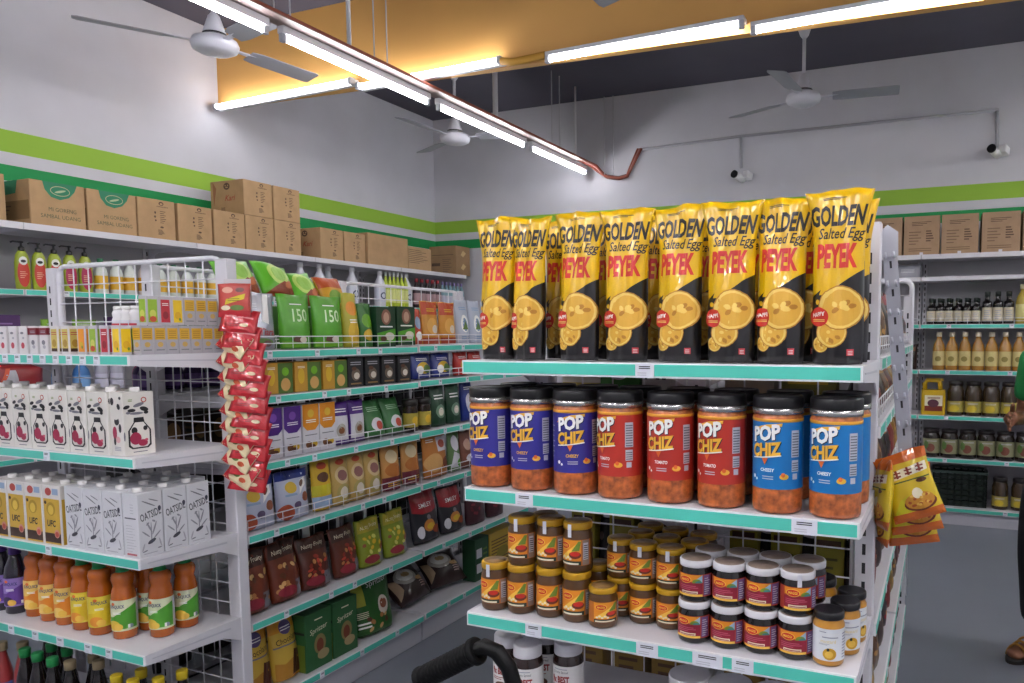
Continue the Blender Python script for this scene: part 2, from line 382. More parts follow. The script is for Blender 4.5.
def gondola(xs, y0, bays, Df, zr, label, right=True, left=True, fences={}, far_frame=False):
    """double-sided run along y; spine at xs; faces +x (right) and -x (left)"""
    root = link('gondola_shelving', None, None, (xs, y0, 0)); tag(root, label, 'shelving')
    y = 0; L = sum(bays)
    for k in range(len(bays)+1):
        yy = sum(bays[:k]); a = upright_part(root, (0, yy-.02+(.02 if k == 0 else -.02 if k == len(bays) else 0), 0), 1.70, .05, .04)
    for k, b in enumerate(bays):
        mesh_part(root, (0, sum(bays[:k])+.03, 0), pi/2, b-.06, .16, 1.695, .008, 'spine_mesh')
    for sd in ([1] if right else [])+([-1] if left else []):
        for k, b in enumerate(bays):
            yb0 = sum(bays[:k])+.004; bl = b-.008
            for i, z in enumerate(zr):
                zz = z+(.004 if k else 0); rz = pi/2*sd
                loc = (sd*Df, yb0 if sd > 0 else yb0+bl, zz)
                tg = [(x, .022) for x in [.12+.19*j+.03*((i+j) % 3) for j in range(4)] if x < bl-.05]
                shelf_part(root, 'shelf' if i < len(zr)-1 else 'base_shelf', loc, rz, bl, Df-.028, lip=.028, tags=tg if sd == (1 if right else -1) else (), fence=fences.get((sd, k, i), 0))
            a = MB(); a.box(0, bl, .012, .03, 0, zr[-1]-.028, GREYW, .003); link('kick_plate', a.mesh('kick_plate'), root, (sd*Df, yb0 if sd > 0 else yb0+bl, 0), (0, 0, pi/2*sd))
    if far_frame:
        for x in (-.43, .43): upright_part(root, (x, L+.005, 0), 1.62, .04, .04)
        mesh_part(root, (-.445, L+.026, 0), 0, .89, .17, 1.695, .012, 'end_frame')
    return root
GZ = (1.390, 1.228, .990, .745, .430, .128)
gondola(-2.67, 1.85, (.95, .97), .45, GZ, 'long mint-edged shelving run with coffee pouches and nut bags along the empty aisle', fences={(1, 0, 0): .05, (1, 1, 0): .05, (1, 1, 1): .045, (1, 0, 2): .045, (1, 0, 3): .05, (1, 1, 3): .05})
gondola(-.584, 1.85, (.97, .97), .45, GZ, 'mint-edged shelving run behind the cracker pouches beside the person', fences={(1, 0, 0): .05, (1, 1, 0): .05, (1, 0, 1): .05, (1, 0, 2): .05, (1, 1, 2): .05}, far_frame=True)

def wall_unit(name, loc, rz, W, D, zs, label, group, topstrip=None, fences={}, plain=()):
    root = link(name, None, None, loc, (0, 0, rz)); tag(root, label, 'shelving', group)
    for x in (.02, W-.02): upright_part(root, (x, D-.04, 0), 2.08, .03, .04)
    a = MB(); a.box(.035, W-.035, D-.02, D-.005, .1, 2.03, PANEL); link('back_panel', a.mesh('back_panel'), root)
    for i, z in enumerate(zs):
        d = D-.045 if i == 0 or i == len(zs)-1 else D-.075
        shelf_part(root, 'shelf', (.002, D-.045-d, z), 0, W-.004, d, lip=.03 if i else .034, strip=None if i in plain else MINT, tags=[(.2, .03), (.62, .03)] if i not in plain else (), fence=fences.get(i, 0))
    a = MB(); a.box(0, W, .015, .03, 0, zs[-1]-.03, GREYW); link('kick_plate', a.mesh('kick_plate'), root)
    return root
WZ = (2.03, 1.685, 1.41, 1.12, .80, .48, .13)
for k, nm_ in enumerate(['first bay of the side wall shelving, under the cartons of the unmarked crate', 'second bay of the side wall shelving, under the two green-logo cartons', 'third bay of the side wall shelving, under the double stack of cartons', 'fourth bay of the side wall shelving, under the plain wide carton', 'last bay of the side wall shelving, reaching the room corner']):
    wall_unit('wall_shelving', (-4.43, 1.45+.985*k, 0), pi/2, .985, .49, WZ, nm_, 'shelving bays along the side wall', plain=(0,))
BZ = (2.03, 1.865, 1.51, 1.165, .822, .498, .13)
for k, (x, n) in enumerate(((-1.13, 'back wall shelving bay hidden behind the clip strip and gondola end'), (-.16, 'back wall shelving bay with dark sauce bottles, oil bottles and yellow jug'), (.81, 'back wall shelving bay behind the person'))):
    wall_unit('wall_shelving', (x, 6.07, 0), 0, .97, .47, BZ, n, 'shelving bays along the back wall', plain=(0, 1), fences={2: .045})

# ================================================================== PACKAGE BUILDERS
def pouch(name, w, h, t, body, art=(), stand=True, flare=0.0, seed=1, wr=.0022, matfn=None, seal=None, nu=14, nv=18, back=None):
    rnd = random.Random(seed); ph = [rnd.uniform(0, 6.28) for _ in range(6)]; b = MB(); nxt = []
    def pt(i, j, sg):
        v = i/nv; u = 2*j/nu-1
        eu = max(0, 1-abs(u)**2.4)**.7
        if stand: ev = min(1, (1-v)/.55)**.75*(.86+.14*min(1, v/.12)); ww = 1-.05*(1-min(1, v/.15))-.03*sin(pi*v)+flare*max(0, (v-.72)/.28)**1.5
        else: ev = (max(0, 4*v*(1-v)))**.55; ww = 1-.06*sin(pi*v)+flare*max(0, (v-.72)/.28)**1.5
        th = t/2*eu*ev+.0004
        q = wr*(sin(5.1*u+3.0*v+ph[0])*sin(7*v+ph[1])+.7*sin(11*u-9*v+ph[2])*(.4+.6*abs(u))+.6*sin(17*v+4*u+ph[3])*abs(u)**2)
        q *= min(1, ev*1.6)
        top = wr*(1.6*sin(4.2*u+ph[4])+1.1*sin(9*u+ph[1]+6*v))*max(0, (v-.76)/.24)
        return Vector((u*w/2*ww, -sg*(th)-q*sg*(1 if sg > 0 else .8)*eu+top, v*h+wr*.8*sin(3.3*u+ph[5])*max(0, (v-.9)/.1)))
    G = {}
    for sg in (1, -1):
        for i in range(nv+1):
            for j in range(nu+1):
                if sg < 0 and j in (0, nu): G[sg, i, j] = G[1, i, j]; continue
                G[sg, i, j] = len(b.v); b.v.append(pt(i, j, sg))
    for sg in (1, -1):
        for i in range(nv):
            m = matfn((i+.5)/nv) if matfn else body
            if back is not None and sg < 0: m = back
            if seal is not None and (i >= nv-1 or (not stand and i < 1)): m = seal
            k = b.mi(m)
            for j in range(nu):
                q = (G[sg, i, j], G[sg, i, j+1], G[sg, i+1, j+1], G[sg, i+1, j])
                b.f.append(q if sg > 0 else q[::-1]); b.m.append(k); b.sm.append(True)
    k = b.mi(matfn(0) if matfn else body)
    for i, fl in ((0, False), (nv, True)):
        for j in range(nu):
            q = [G[1, i, j], G[-1, i, j], G[-1, i, j+1], G[1, i, j+1]]
            q = list(dict.fromkeys(q))
            if len(q) > 2: b.f.append(tuple(q if not fl else q[::-1])); b.m.append(k); b.sm.append(False)
    grid = [[b.v[G[1, i, j]].copy() for j in range(nu+1)] for i in range(nv+1)]
    def fn(x, z, o):
        fu = min(max((x/w+.5)*nu, 0), nu); fv = min(max(z/h*nv, 0), nv); j = min(int(fu), nu-1); i = min(int(fv), nv-1); fu -= j; fv -= i
        A, B, C, D = grid[i][j], grid[i][j+1], grid[i+1][j+1], grid[i+1][j]
        p = A*(1-fu)*(1-fv)+B*fu*(1-fv)+C*fu*fv+D*(1-fu)*fv
        n = (C-A).cross(D-B)
        n = n.normalized() if n.length > 1e-12 else Vector((0, -1, 0))
        if n.y > 0: n = -n
        return p+n*o
    b.art(art, fn, grid_lines(-w/2, w/2, nu), grid_lines(0, h, nv), base=.0007, step=.0003)
    return b.mesh(name)
def carton(name, w, d, h, m, fr=(), sd=(), tp=(), lf=None, c=.0015):
    b = MB(); b.box(-w/2, w/2, -d/2, d/2, 0, h, m, c)
    b.art(fr, front(0, -d/2, 0), base=.0004); b.art(sd, side(w/2, 0, 0), base=.0004)
    if lf is not None: b.art(lf, sideL(-w/2, 0, 0), base=.0004)
    b.art(tp, lambda x, y, o: (x, y, h+o), base=.0004); return b.mesh(name)
def jar_parts(r, prof, bm, label=None, lid=None, extra=()):
    b = MB(); b.lathe(prof, bm, 30); out = [('body', b.mesh('body'))]
    if label:
        z0, z1, lr, lm, art, span = label
        q = MB(); n = 30
        a0, a1 = -span/2, span/2
        rs = [[((lr)*sin(a0+(a1-a0)*k/n), -(lr)*cos(a0+(a1-a0)*k/n), z) for k in range(n+1)] for z in (z0, z1)]
        q.loft(rs, lm, False, False, True, closed=False)
        q.art(art, cyl(lr), grid_lines(-pi*lr, pi*lr, 44), (), base=.0005, step=.0003); out.append(('label', q.mesh('label')))
    for nme, profl, m in (lid or ()):
        q = MB(); q.lathe(profl, m, 30); out.append((nme, q.mesh(nme)))
    return out+list(extra)
def fan_pos(row): return row

# ------------------------------------------------------------------ cracker pouches
PYEL = M('#dcae04', .3, coat=.5, tex=('bump', 28, .05)); PBLK = M('#121114', .28, coat=.5, tex=('bump', 28, .05)); INK = M('#1d1712', .4); PRED = M('#c62a1c', .4)
CRK = M('#d9a63a', .5); CRK2 = M('#e8c766', .5); CRKR = M('#b57b22', .5); WHT = M('#f2f0ec', .4); PINKR = M('#c8424a', .4)
def cracker(cx, cy, r):
    o = [E(cx, cy, r, r*1.02, CRKR), E(cx, cy, r*.94, r*.96, CRK2), E(cx+r*.05, cy, r*.8, r*.83, CRK)]
    rn = random.Random(int(cx*1e5)+3)
    for k in range(7):
        a = rn.uniform(0, 6.28); d = r*rn.uniform(.15, .6); o.append(E(cx+d*cos(a), cy+d*sin(a), r*.17, r*.12, CRK2 if k % 3 else CRKR, 10, a))
    return o
PW, PH = .100, .328
pey_art = [P([(-PW*.49, PH*.39), (-PW*.3, PH*.43), (-PW*.34, PH*.40), (-PW*.2, PH*.40), (-PW*.12, PH*.42), (PW*.49, PH*.545), (PW*.49, PH*.62), (-PW*.49, PH*.62)], PYEL),
    T('GOLDEN', -.001, PH*.852, .094, .040, INK, .036, .14), T('Salted Egg', .006, PH*.742, .086, .027, INK, .012, .3), T('PEYEK', -.001, PH*.622, .076, .046, PRED, .05, .04),
    LINES(-.024, PH*.945, .022, PH*.962, 2, INK, .45, 3)]
pey_art += cracker(-.030, PH*.115, .0155)+cracker(-.008, PH*.185, .029)+cracker(.008, PH*.325, .041)
pey_art += [E(-.031, PH*.275, .0175, .0185, PRED), T('HAPPY', -.031, PH*.29, .024, .008, WHT, .02, .2, .15), LINES(-.042, PH*.248, -.02, PH*.265, 2, CRK2, .5),
    R(.022, PH*.05, .034, PH*.088, PINKR), LINES(.024, PH*.055, .032, PH*.083, 3, WHT, .35), E(-.034, PH*.36, .004, .005, PYEL, 10)]
def peyseed(sd): return Proto('cracker_pouch', 'snack pouch', pouch('cracker_pouch', PW, PH, .056, PBLK, pey_art, True, .32, sd, .0042, lambda v: PYEL if v > .60 else PBLK, nv=22, nu=18))
PEY = [peyseed(k) for k in (3, 11, 23, 31)]
for k, x in enumerate((-.966, -.880, -.75, -.638, -.515, -.402, -.302, -.189)):
    n = 8-k
    PEY[k % 4].put((x, 1.515-.004*(k % 3), S1+.0025), f'{ORD[n-1]} black and yellow cracker pouch in the front row, counting from the clip strip', 'cracker pouches on the top shelf', rz=radians((3, -6, -4, 3, -3, 2, -5, -2)[k]), scale=((.88 if k < 2 else 1), 1, (1.0, .985, 1.0, 1.0, .995, .995, 1.0, 1.015)[k]), rx=radians((-1, -1.5, -2, -1, -1.5, -1, -2, 1)[k]))
for k, x in enumerate((-.955, -.842, -.712, -.592, -.480, -.370, -.268, -.183)):
    n = 8-k
    PEY[(k+2) % 4].put((x, 1.60+.006*(k % 2), S1+.0025), f'{ORD[n-1]} cracker pouch in the second row behind, counting from the clip strip', 'cracker pouches on the top shelf', rz=radians((2, 5, -3, 4, -2, 3, -4, -8)[k]), rx=radians(-1), scale=(.9, 1, 1))
PEY[1].put((-.190, 1.69, S1+.0025), 'cracker pouch at the rear corner with its flap sticking out beside the clip strip', 'cracker pouches on the top shelf', rz=radians(-28), scale=(.9, 1, .97))
PEY[2].put((-.31, 1.69, S1+.001), 'cracker pouch in the third row, nearly hidden beside the rear corner pouch', 'cracker pouches on the top shelf', scale=(1, 1, .96))

# ------------------------------------------------------------------ snack jars
SNK = M('#b9622c', .4, tex=('bump', 75, .55), coat=.6); BAND = M('#d9992c', .4); LIDB = M('#141316', .3); COLR = M('#b9b6b4', .2, .85)
PVIO = M('#322e8a', .35); PRD = M('#b53024', .35); PBLU = M('#0f6fb0', .35); GOLD = M('#e9b13a', .4); ORNG = M('#dd6a2a', .4)
DKV = M('#151a33', .5)
def snack_jar(lm):
    r = .0505; pi_r = pi*r
    def logo(dx, dz):
        o = []
        for m, ox, oz in ((DKV, .0014, -.0014), (None, 0, 0)):
            o.append(T('POP', dx+ox+.002, dz+.026+oz, .058, .027, m or WHT, .045, .12, .13))
        for m, ox, oz in ((DKV, .0014, -.0014), (None, 0, 0)):
            o.append(T('CHIZ', dx+ox+.003, dz-.002+oz, .060, .024, m or GOLD, .045, .12, .10))
        return o
    art = [P([(-.040, .158), (-.030, .166), (-.004, .173), (.026, .1755), (.025, .170), (0, .166)], GOLD), P([(-.040, .158), (-.032, .163), (-.010, .167), (0, .167)], ORNG)]+logo(-.008, .132)
    art += [P([(-.034, .1155), (-.01, .1175), (.024, .1215), (.024, .1195), (-.01, .1155), (-.034, .1135)], WHT), P([(-.012, .115), (0, .116), (-.006, .104)], ORNG), T('CHEEZY' if lm is PVIO else 'TOMATO' if lm is PRD else 'CHEESY', -.002, .095, .028, .006, GOLD if lm is PVIO else WHT, .03, .1),
        LINES(-.012, .079, .01, .087, 2, GREYW, .4), E(.030, .084, .009, .005, GOLD, 12), E(.028, .087, .004, .004, ORNG, 10), E(-.033, .082, .0035, .0035, WHT, 10), E(-.026, .078, .0025, .0025, WHT, 8)]
    art += [R(.044, .117, .062, .163, GREYW), LINES(.0455, .119, .0605, .161, 9, M('#6a6a74', .6), .45), R(.045, .092, .061, .112, GREYW), LINES(.046, .094, .06, .110, 4, M('#6a6a74', .6), .45), R(.047, .079, .058, .089, GREYW),
        LINES(-.062, .09, -.048, .16, 7, GREYW, .2, 2)]
    parts = jar_parts(r, [(.044, 0), (.0495, .003), (.0505, .012), (.0505, .193), (.047, .199), (.0455, .206)], SNK, (.050, .184, r+.0004, lm, scale_art(art, 1.06, 1.17, 0, .1335), 2*pi-.02),
        [('label_band', [(r+.0003, .184), (r+.0008, .1845), (r+.0008, .190), (r+.0003, .1905)], BAND), ('collar', [(.0458, .1985), (.0516, .1995), (.0518, .2105), (.0458, .212)], COLR),
         ('lid', [(.047, .2110), (.0508, .2115), (.0515, .214), (.0512, .231), (.049, .235), (.044, .235), (.042, .233)], LIDB)])
    return Proto('snack_jar', 'snack jar', None, parts)
SJ = {'violet': snack_jar(PVIO), 'red': snack_jar(PRD), 'blue': snack_jar(PBLU)}
px_ = (-.998, -.886, -.772, -.660, -.541, -.426, -.306, -.190); cc = ['violet']*3+['red']*3+['blue']*2
posn = {'violet': ['outermost', 'middle', 'innermost'], 'red': ['violet-side', 'middle', 'blue-side'], 'blue': ['red-side', 'outermost']}
ct = {}
rot0 = (-4, 4, 20, -18, -2, -12, -10, -16)
for k, x in enumerate(px_):
    c = cc[k]; i = ct.get(c, 0); ct[c] = i+1
    SJ[c].put((x*.995, 1.521-(.004 if k > 5 else 0), S2+.002), f'{posn[c][i]} front jar of orange snack sticks with a {c} wrap label', 'snack jars on the second shelf', rz=radians(rot0[k]))
for k, x in enumerate(px_):
    c = cc[k]; i = ct[c]-(3 if c != 'blue' else 2); ct[c] += 1
    SJ[c].put((x+(.004 if k == 7 else .008 if k == 0 else .0), 1.650, S2+.002), f'{posn[c][i%3]} {c} snack jar of the second row, mostly hidden behind the front jars', 'snack jars on the second shelf', rz=radians(30*k))

# ------------------------------------------------------------------ sauce jars (yellow lids), dark spread jars, honey mustard, chocolate spread
PNT = M('#553515', .3, coat=.5); LIDY = M('#c0921a', .3, .2); LABO = M('#e08a1e', .4); LABY = M('#f0c04a', .4); LABR = M('#c8281c', .4); LEAF = M('#6f8a2c', .5); BOWL = M('#6e2f1a', .5); DKG = M('#28301f', .5); CREAM = M('#e9dfc4', .5)
SEALW = M('#d2d2da', .4); LIDTOP = M('#8e6a3c', .4)
def oval(cx, cz, rx, rz): return [E(cx, cz, rx*1.12, rz*1.18, LABY), E(cx, cz, rx, rz, LABR), T('MAGGI', cx, cz, rx*1.4, rz*.8, LABY, .03)]
def sauce_jar(seal):
    r = .0335; art = [P([(-.03, .018), (.026, .018), (.026, .072), (-.03, .072)], LABO), P([(-.03, .03), (.01, .06), (.026, .072), (.0, .03)], LABY), P([(.004, .048), (.02, .070), (.026, .070), (.022, .05)], LEAF), E(.012, .040, .014, .008, BOWL), E(.012, .0425, .011, .005, LABR)]
    art += oval(-.013, .060, .012, .0068)+[E(-.022+.006*k, .032+.0035*(k % 2), .0032, .0026, CREAM, 8) for k in range(5)]+[R(-.03, .018, .026, .027, DKG), LINES(-.027, .0195, .02, .0255, 1, CREAM, .6), R(.029, .018, .046, .072, M('#8a7565', .5)), R(.031, .03, .043, .066, GREYW), LINES(.032, .032, .042, .064, 7, INK, .4)]
    ex = []
    if seal:
        q = MB(); q.art([R(-.0045, .078, .0045, .106, SEALW)], cyl(.0345), grid_lines(-.01, .01, 4), ()); ex = [('seal_sticker', q.mesh('seal_sticker'))]
    return Proto('sauce_jar', 'sauce jar', None, jar_parts(r, [(.029, 0), (.0325, .003), (.0335, .008), (.0335, .078), (.030, .088), (.0295, .096)], PNT, (.017, .073, r+.0004, M('#b5651d', .4), art, 3.0),
        [('lid', [(.030, .0925), (.0325, .0935), (.033, .096), (.033, .105), (.0315, .108), (.027, .108)], LIDY), ('lid_print', [(.026, .1078), (.027, .1084), (.0, .1085)], LIDTOP)], ex))
J0, J1 = sauce_jar(False), sauce_jar(True); JH = .1087
jl = [(-.988, 1.520, 'first'), (-.917, 1.524, 'second'), (-.842, 1.530, 'third'), (-.770, 1.526, 'fourth')]
grp = 'yellow-lidded sauce jars on the third shelf'
TALL, SHRT, KS = (1.02, 1.02, 1.07), (1, 1, .84), (1, 1, .94)
for k, (x, y, o) in enumerate(jl):
    (J1 if k == 0 else J0).put((x, y, S3+.001), f'{o} yellow-lidded sauce jar on the shelf board from the empty aisle end', grp, rz=radians((2, 4, 14, 10)[k]), scale=TALL)
    if k: J1.put((x+.002, y+.003, S3+.001+JH*1.07), f'yellow-lidded sauce jar stacked on the {o} jar from the empty aisle end', grp, rz=radians((0, 4, 2, -6)[k]), scale=TALL)
J0.put((-.700, 1.519, S3+.001), 'single yellow-lidded sauce jar standing forward, half turned to its barcode', grp, rz=radians(38), scale=SHRT)
for x, y, n in ((-.690, 1.600, 'behind the forward single jar'), (-.624, 1.578, 'in the middle of the shelf'), (-.554, 1.570, 'next to the dark spread jars')):
    J0.put((x, y, S3+.001), f'yellow-lidded sauce jar on the shelf board {n}', grp, rz=radians(8), scale=SHRT); J1.put((x, y+.001, S3+.001+JH*.84), f'yellow-lidded sauce jar stacked {n}', grp, rz=radians(-2 if x < -.65 else 6), scale=SHRT)
for k, (x, y) in enumerate(((-.665, 1.668), (-.592, 1.648), (-.520, 1.640), (-.668, 1.740), (-.595, 1.720), (-.520, 1.712))):
    rw = 'second' if k < 3 else 'rearmost'
    J0.put((x, y, S3+.001), f'lower {rw}-row sauce jar hidden under the {ORD[k%3]} top jar of that row', grp, scale=SHRT); J0.put((x, y, S3+.001+JH*.84), f'{ORD[k%3]} stacked sauce jar of the {rw} row behind the middle jars', grp, scale=SHRT)
for k, (x, y) in enumerate(((-.905, 1.62), (-.83, 1.63), (-.76, 1.62))):
    J0.put((x, y, S3+.001), f'{ORD[k]} back-row sauce jar on the board behind the stacked pairs at the aisle end', grp)
J0.put((-.905, 1.62, S3+.001+JH), 'yellow-lidded jar peeking out behind the first stacked pair', grp)
DKJ = M('#140d0c', .2, coat=.6); LIDW = M('#d8d6da', .35); CRIM = M('#8c1630', .4); TEAL = M('#3b7f7a', .5); LILAC = M('#8fb0c9', .5); KTOP = M('#8f7c70', .4)
def spread_jar(seal):
    r = .0365; art = [R(-.032, .048, .024, .064, LABO), P([(.002, .048), (.024, .064), (.024, .046)], LILAC), E(.012, .047, .010, .008, LEAF, 14), E(.016, .045, .008, .006, TEAL, 14), R(-.032, .018, .024, .046, CRIM), LINES(-.028, .030, .02, .042, 3, M('#c25a74', .5), .35, 5), R(-.032, .015, .024, .020, LABY), R(-.022, .021, .014, .0265, CREAM), LINES(-.02, .0222, .012, .0255, 1, CRIM, .6)]
    art += oval(-.013, .053, .0125, .0072)+[R(.027, .017, .045, .063, M('#6a4a7a', .5)), LINES(.029, .02, .043, .06, 8, GREYW, .35, 3)]
    ex = []
    if seal:
        q = MB(); q.art([R(-.0045, .066, .0045, .094, SEALW)], cyl(.0372), grid_lines(-.01, .01, 4), ()); ex = [('seal_sticker', q.mesh('seal_sticker'))]
    return Proto('spread_jar', 'spread jar', None, jar_parts(r, [(.031, 0), (.0355, .003), (.0365, .008), (.0365, .068), (.0335, .076), (.033, .084)], DKJ, (.014, .065, r+.0004, M('#a63a28', .4), art, 2.7),
        [('lid', [(.033, .0785), (.0355, .0795), (.036, .082), (.036, .092), (.0345, .095), (.0325, .095)], LIDW), ('lid_print', [(.0322, .0948), (.032, .0953), (0, .0954)], KTOP)], ex))
K0, K1 = spread_jar(False), spread_jar(True); KH = .0956; grp = 'white-lidded dark spread jars on the third shelf'
for k, (x, y) in enumerate(((-.482, 1.523), (-.408, 1.523), (-.336, 1.524), (-.264, 1.524))):
    K0.put((x, y, S3+.001), f'bottom dark spread jar of the {ORD[3-k]} front stack from the honey mustard jars', grp, rz=radians((-2, 0, 2, 6)[k]), scale=KS)
    (K1 if k == 3 else K0).put((x+.002, y+.004, S3+.001+KH*.94), f'top dark spread jar of the {ORD[3-k]} front stack from the honey mustard jars', grp, rz=radians((0, 2, 0, 16)[k]), scale=KS)
    K0.put((x+.012, y+.082, S3+.001), f'bottom jar of the {ORD[3-k]} rear stack behind the dark spread jars', grp, scale=KS); K0.put((x+.012, y+.082, S3+.001+KH*.94), f'top white-lidded jar of the {ORD[3-k]} rear stack behind the dark spread jars', grp, scale=KS)
MUS = M('#b87f22', .3, coat=.5); MLAB = M('#d9dce2', .45); CIRC = M('#c9971f', .5); GREYI = M('#8a8e9e', .6)
mart = [LINES(-.018, .078, -.004, .081, 1, GREYI, .6), LINES(-.012, .066, .02, .070, 1, GREYI, .6), T('mustard', .0, .0585, .030, .008, M('#d8c27a', .5), .0), LINES(-.018, .05, .012, .054, 2, GREYI, .4, 2), E(.003, .030, .0135, .0135, CIRC), E(.002, .029, .008, .008, M('#e3b84a', .5)), E(.0, .04, .003, .004, DKG, 8), LINES(.03, .02, .05, .08, 9, GREYI, .4, 3)]
MJ = Proto('mustard_jar', 'sauce jar', None, jar_parts(.031, [(.027, 0), (.030, .003), (.031, .008), (.031, .092), (.0265, .101), (.026, .108)], MUS, (.014, .086, .0314, MLAB, mart, 4.2), [('lid', [(.027, .1035), (.030, .1045), (.0305, .107), (.0303, .118), (.0285, .121), (.026, .121)], LIDB)]))
for x, y, r, n in ((-.196, 1.514, 6, 'front white-labelled mustard jar with black lid at the shelf corner'), (-.172, 1.580, 30, 'middle white-labelled mustard jar behind the corner one'), (-.166, 1.648, 55, 'rear white-labelled mustard jar by the slotted post')):
    MJ.put((x, y, S3+.001), n, 'mustard jars at the shelf corner', rz=radians(r), scale=(1, 1, .90))
MJ.put((-.232, 1.66, S3+.001), 'tall black-lidded jar behind the mustard jars and dark spread stacks', 'mustard jars at the shelf corner', scale=(1.05, 1.05, 1.05))
CHO = M('#2b1712', .25, coat=.6); CLAB = M('#dcdad8', .4); CRED = M('#8f2420', .45)
cart = [LINES(-.02, .091, .02, .094, 1, GREYI, .6), T('Creamy Spread', 0, .084, .046, .008, INK, .0, .15), T('9x BEST', -.002, .066, .056, .018, CRED, .05), LINES(-.03, .045, .03, .054, 2, CRED, .4, 3), E(0, .03, .02, .01, M('#5a3018', .5))]
CJ = Proto('chocolate_spread_jar', 'spread jar', None, jar_parts(.044, [(.036, 0), (.042, .003), (.044, .01), (.044, .108), (.038, .12), (.036, .126)], CHO, (.012, .099, .0444, CLAB, cart, 5.2), [('lid', [(.037, .121), (.040, .122), (.0405, .125), (.040, .147), (.038, .150), (.034, .150)], LIDW)]))
for x, y, r, n in ((-.986, 1.569, 0, 'chocolate spread jar at the outer end of the low shelf'), (-.910, 1.535, 12, 'chocolate spread jar standing forward, above the black handle'), (-.905, 1.628, 0, 'chocolate spread jar set back between the two forward ones'), (-.825, 1.585, -4, 'inner chocolate spread jar next to the empty shelf space')):
    CJ.put((x, y, S4+.001), n, 'chocolate spread jars on the low shelf', rz=radians(r), scale=(.86, .86, 1))
TUBL = M('#e4e3e4', .4)
TB = Proto('white_lidded_tub', 'tub', None, jar_parts(.046, [(.038, 0), (.044, .003), (.046, .01), (.046, .118), (.043, .122)], M('#b98a3a', .35), (.02, .10, .0464, TUBL, [T('BUTTER', 0, .07, .05, .012, CRED, .03)], 5), [('lid', [(.044, .12), (.0475, .121), (.0475, .138), (.046, .1415), (.0455, .1415), (.044, .1395), (0, .1395)], LIDW)]))
for k, (x, y) in enumerate(((-.500, 1.545), (-.404, 1.538), (-.308, 1.538))): TB.put((x, y, S4+.001), f'white-lidded tub on the low shelf, {ORD[k]} from the chocolate spread jars', 'white-lidded tubs on the low shelf')

# ================================================================== LEFT END UNIT: cartons and bottles
MILK = M('#dcd8d0', .4); BLKS = M('#1c1b1e', .5); BERRY = M('#a3284a', .5); CAPW = M('#e6e4e2', .4); GRYL = M('#77767e', .6); LTG = M('#a8a7ae', .6)
def cap_mesh(cx, cy, z, r=.014, h=.014, m=CAPW):
    q = MB(); q.lathe([(r*.95, z), (r, z+.002), (r, z+h-.002), (r*.9, z+h)], m, 18, cx, cy); return q.mesh('screw_cap')
mfr = [E(.016, .168, .0085, .0085, M('#b8483e', .5)), E(.016, .168, .0055, .0055, MILK), LINES(-.03, .165, -.018, .173, 2, LEAF, .5), E(-.02, .146, .006, .004, BLKS, 10, .5), E(.0, .150, .010, .004, GRYL, 10, .4), E(-.012, .138, .007, .004, BLKS, 10), E(.009, .140, .008, .005, BLKS, 10, -.5), E(-.004, .131, .012, .003, GRYL, 10), E(.012, .132, .004, .004, BLKS, 9), E(-.018, .133, .004, .003, GRYL, 9),
       P([(-.012, .112), (.010, .112), (.012, .098), (.026, .075), (.026, .03), (.018, .022), (-.018, .022), (-.026, .03), (-.026, .075), (-.013, .098)], BLKS), P([(-.010, .098), (.009, .098), (.022, .075), (.022, .034), (.016, .026), (-.016, .026), (-.022, .034), (-.022, .075)], MILK),
       R(-.010, .104, .010, .112, BLKS), E(-.012, .075, .007, .010, BLKS, 10), E(.013, .080, .005, .007, BLKS, 10), E(-.010, .052, .013, .018, BERRY, 14), E(.006, .038, .011, .010, BERRY, 12), E(.014, .046, .004, .004, M('#c9566e', .5), 10), LINES(-.016, .012, .016, .016, 1, GRYL, .6), E(-.034, .06, .002, .014, GRYL, 8)]
msd = [E(-.02, .165, .009, .012, BLKS, 10), E(.012, .15, .008, .010, BLKS, 10, .6), E(.02, .176, .006, .005, BLKS, 9), E(.0, .105, .013, .012, BLKS, 10), E(.016, .085, .007, .014, BLKS, 10), E(-.012, .07, .011, .020, BERRY, 12), E(-.002, .118, .012, .008, MILK, 10), E(.004, .05, .012, .010, M('#d8a8a8', .5), 12), E(-.012, .044, .006, .012, BLKS, 10), LINES(-.016, .016, .016, .03, 3, LTG, .6)]
mfr = mfr[:3]+scale_art(mfr[3:10], 1.75, 1.35, 0, .14)+scale_art(mfr[10:20], 1.3, 1.06, 0, .06)+mfr[20:]
MC = Proto('milk_carton', 'milk carton', None, [('body', carton('body', .092, .066, .192, MILK, mfr, msd, (), msd)), ('screw_cap', cap_mesh(.012, .004, .192))])
grp = 'one litre milk cartons on the second shelf'
xs = [-2.370-.0945*k for k in range(8)]
for k, x in enumerate(xs):
    MC.put((x, 1.503, L2+.001), f'{ORD[k+1]} cow-spotted milk carton of the front row from the bare shelf corner', grp, rz=radians((1, -2, 0, 2, -1, 1, 0, 0)[k]))
    if k: MC.put((x-.004, 1.578, L2+.001), f'{ORD[k]} milk carton of the second row, its cap showing behind the cow-spotted front row', grp)
MC.put((-2.287, 1.522, L2+.001), 'corner milk carton turned sideways, its spotted narrow panel facing the front', grp, rz=radians(86))
OATW = M('#d2d2d6', .45); OATS = M('#8a8a92', .5)
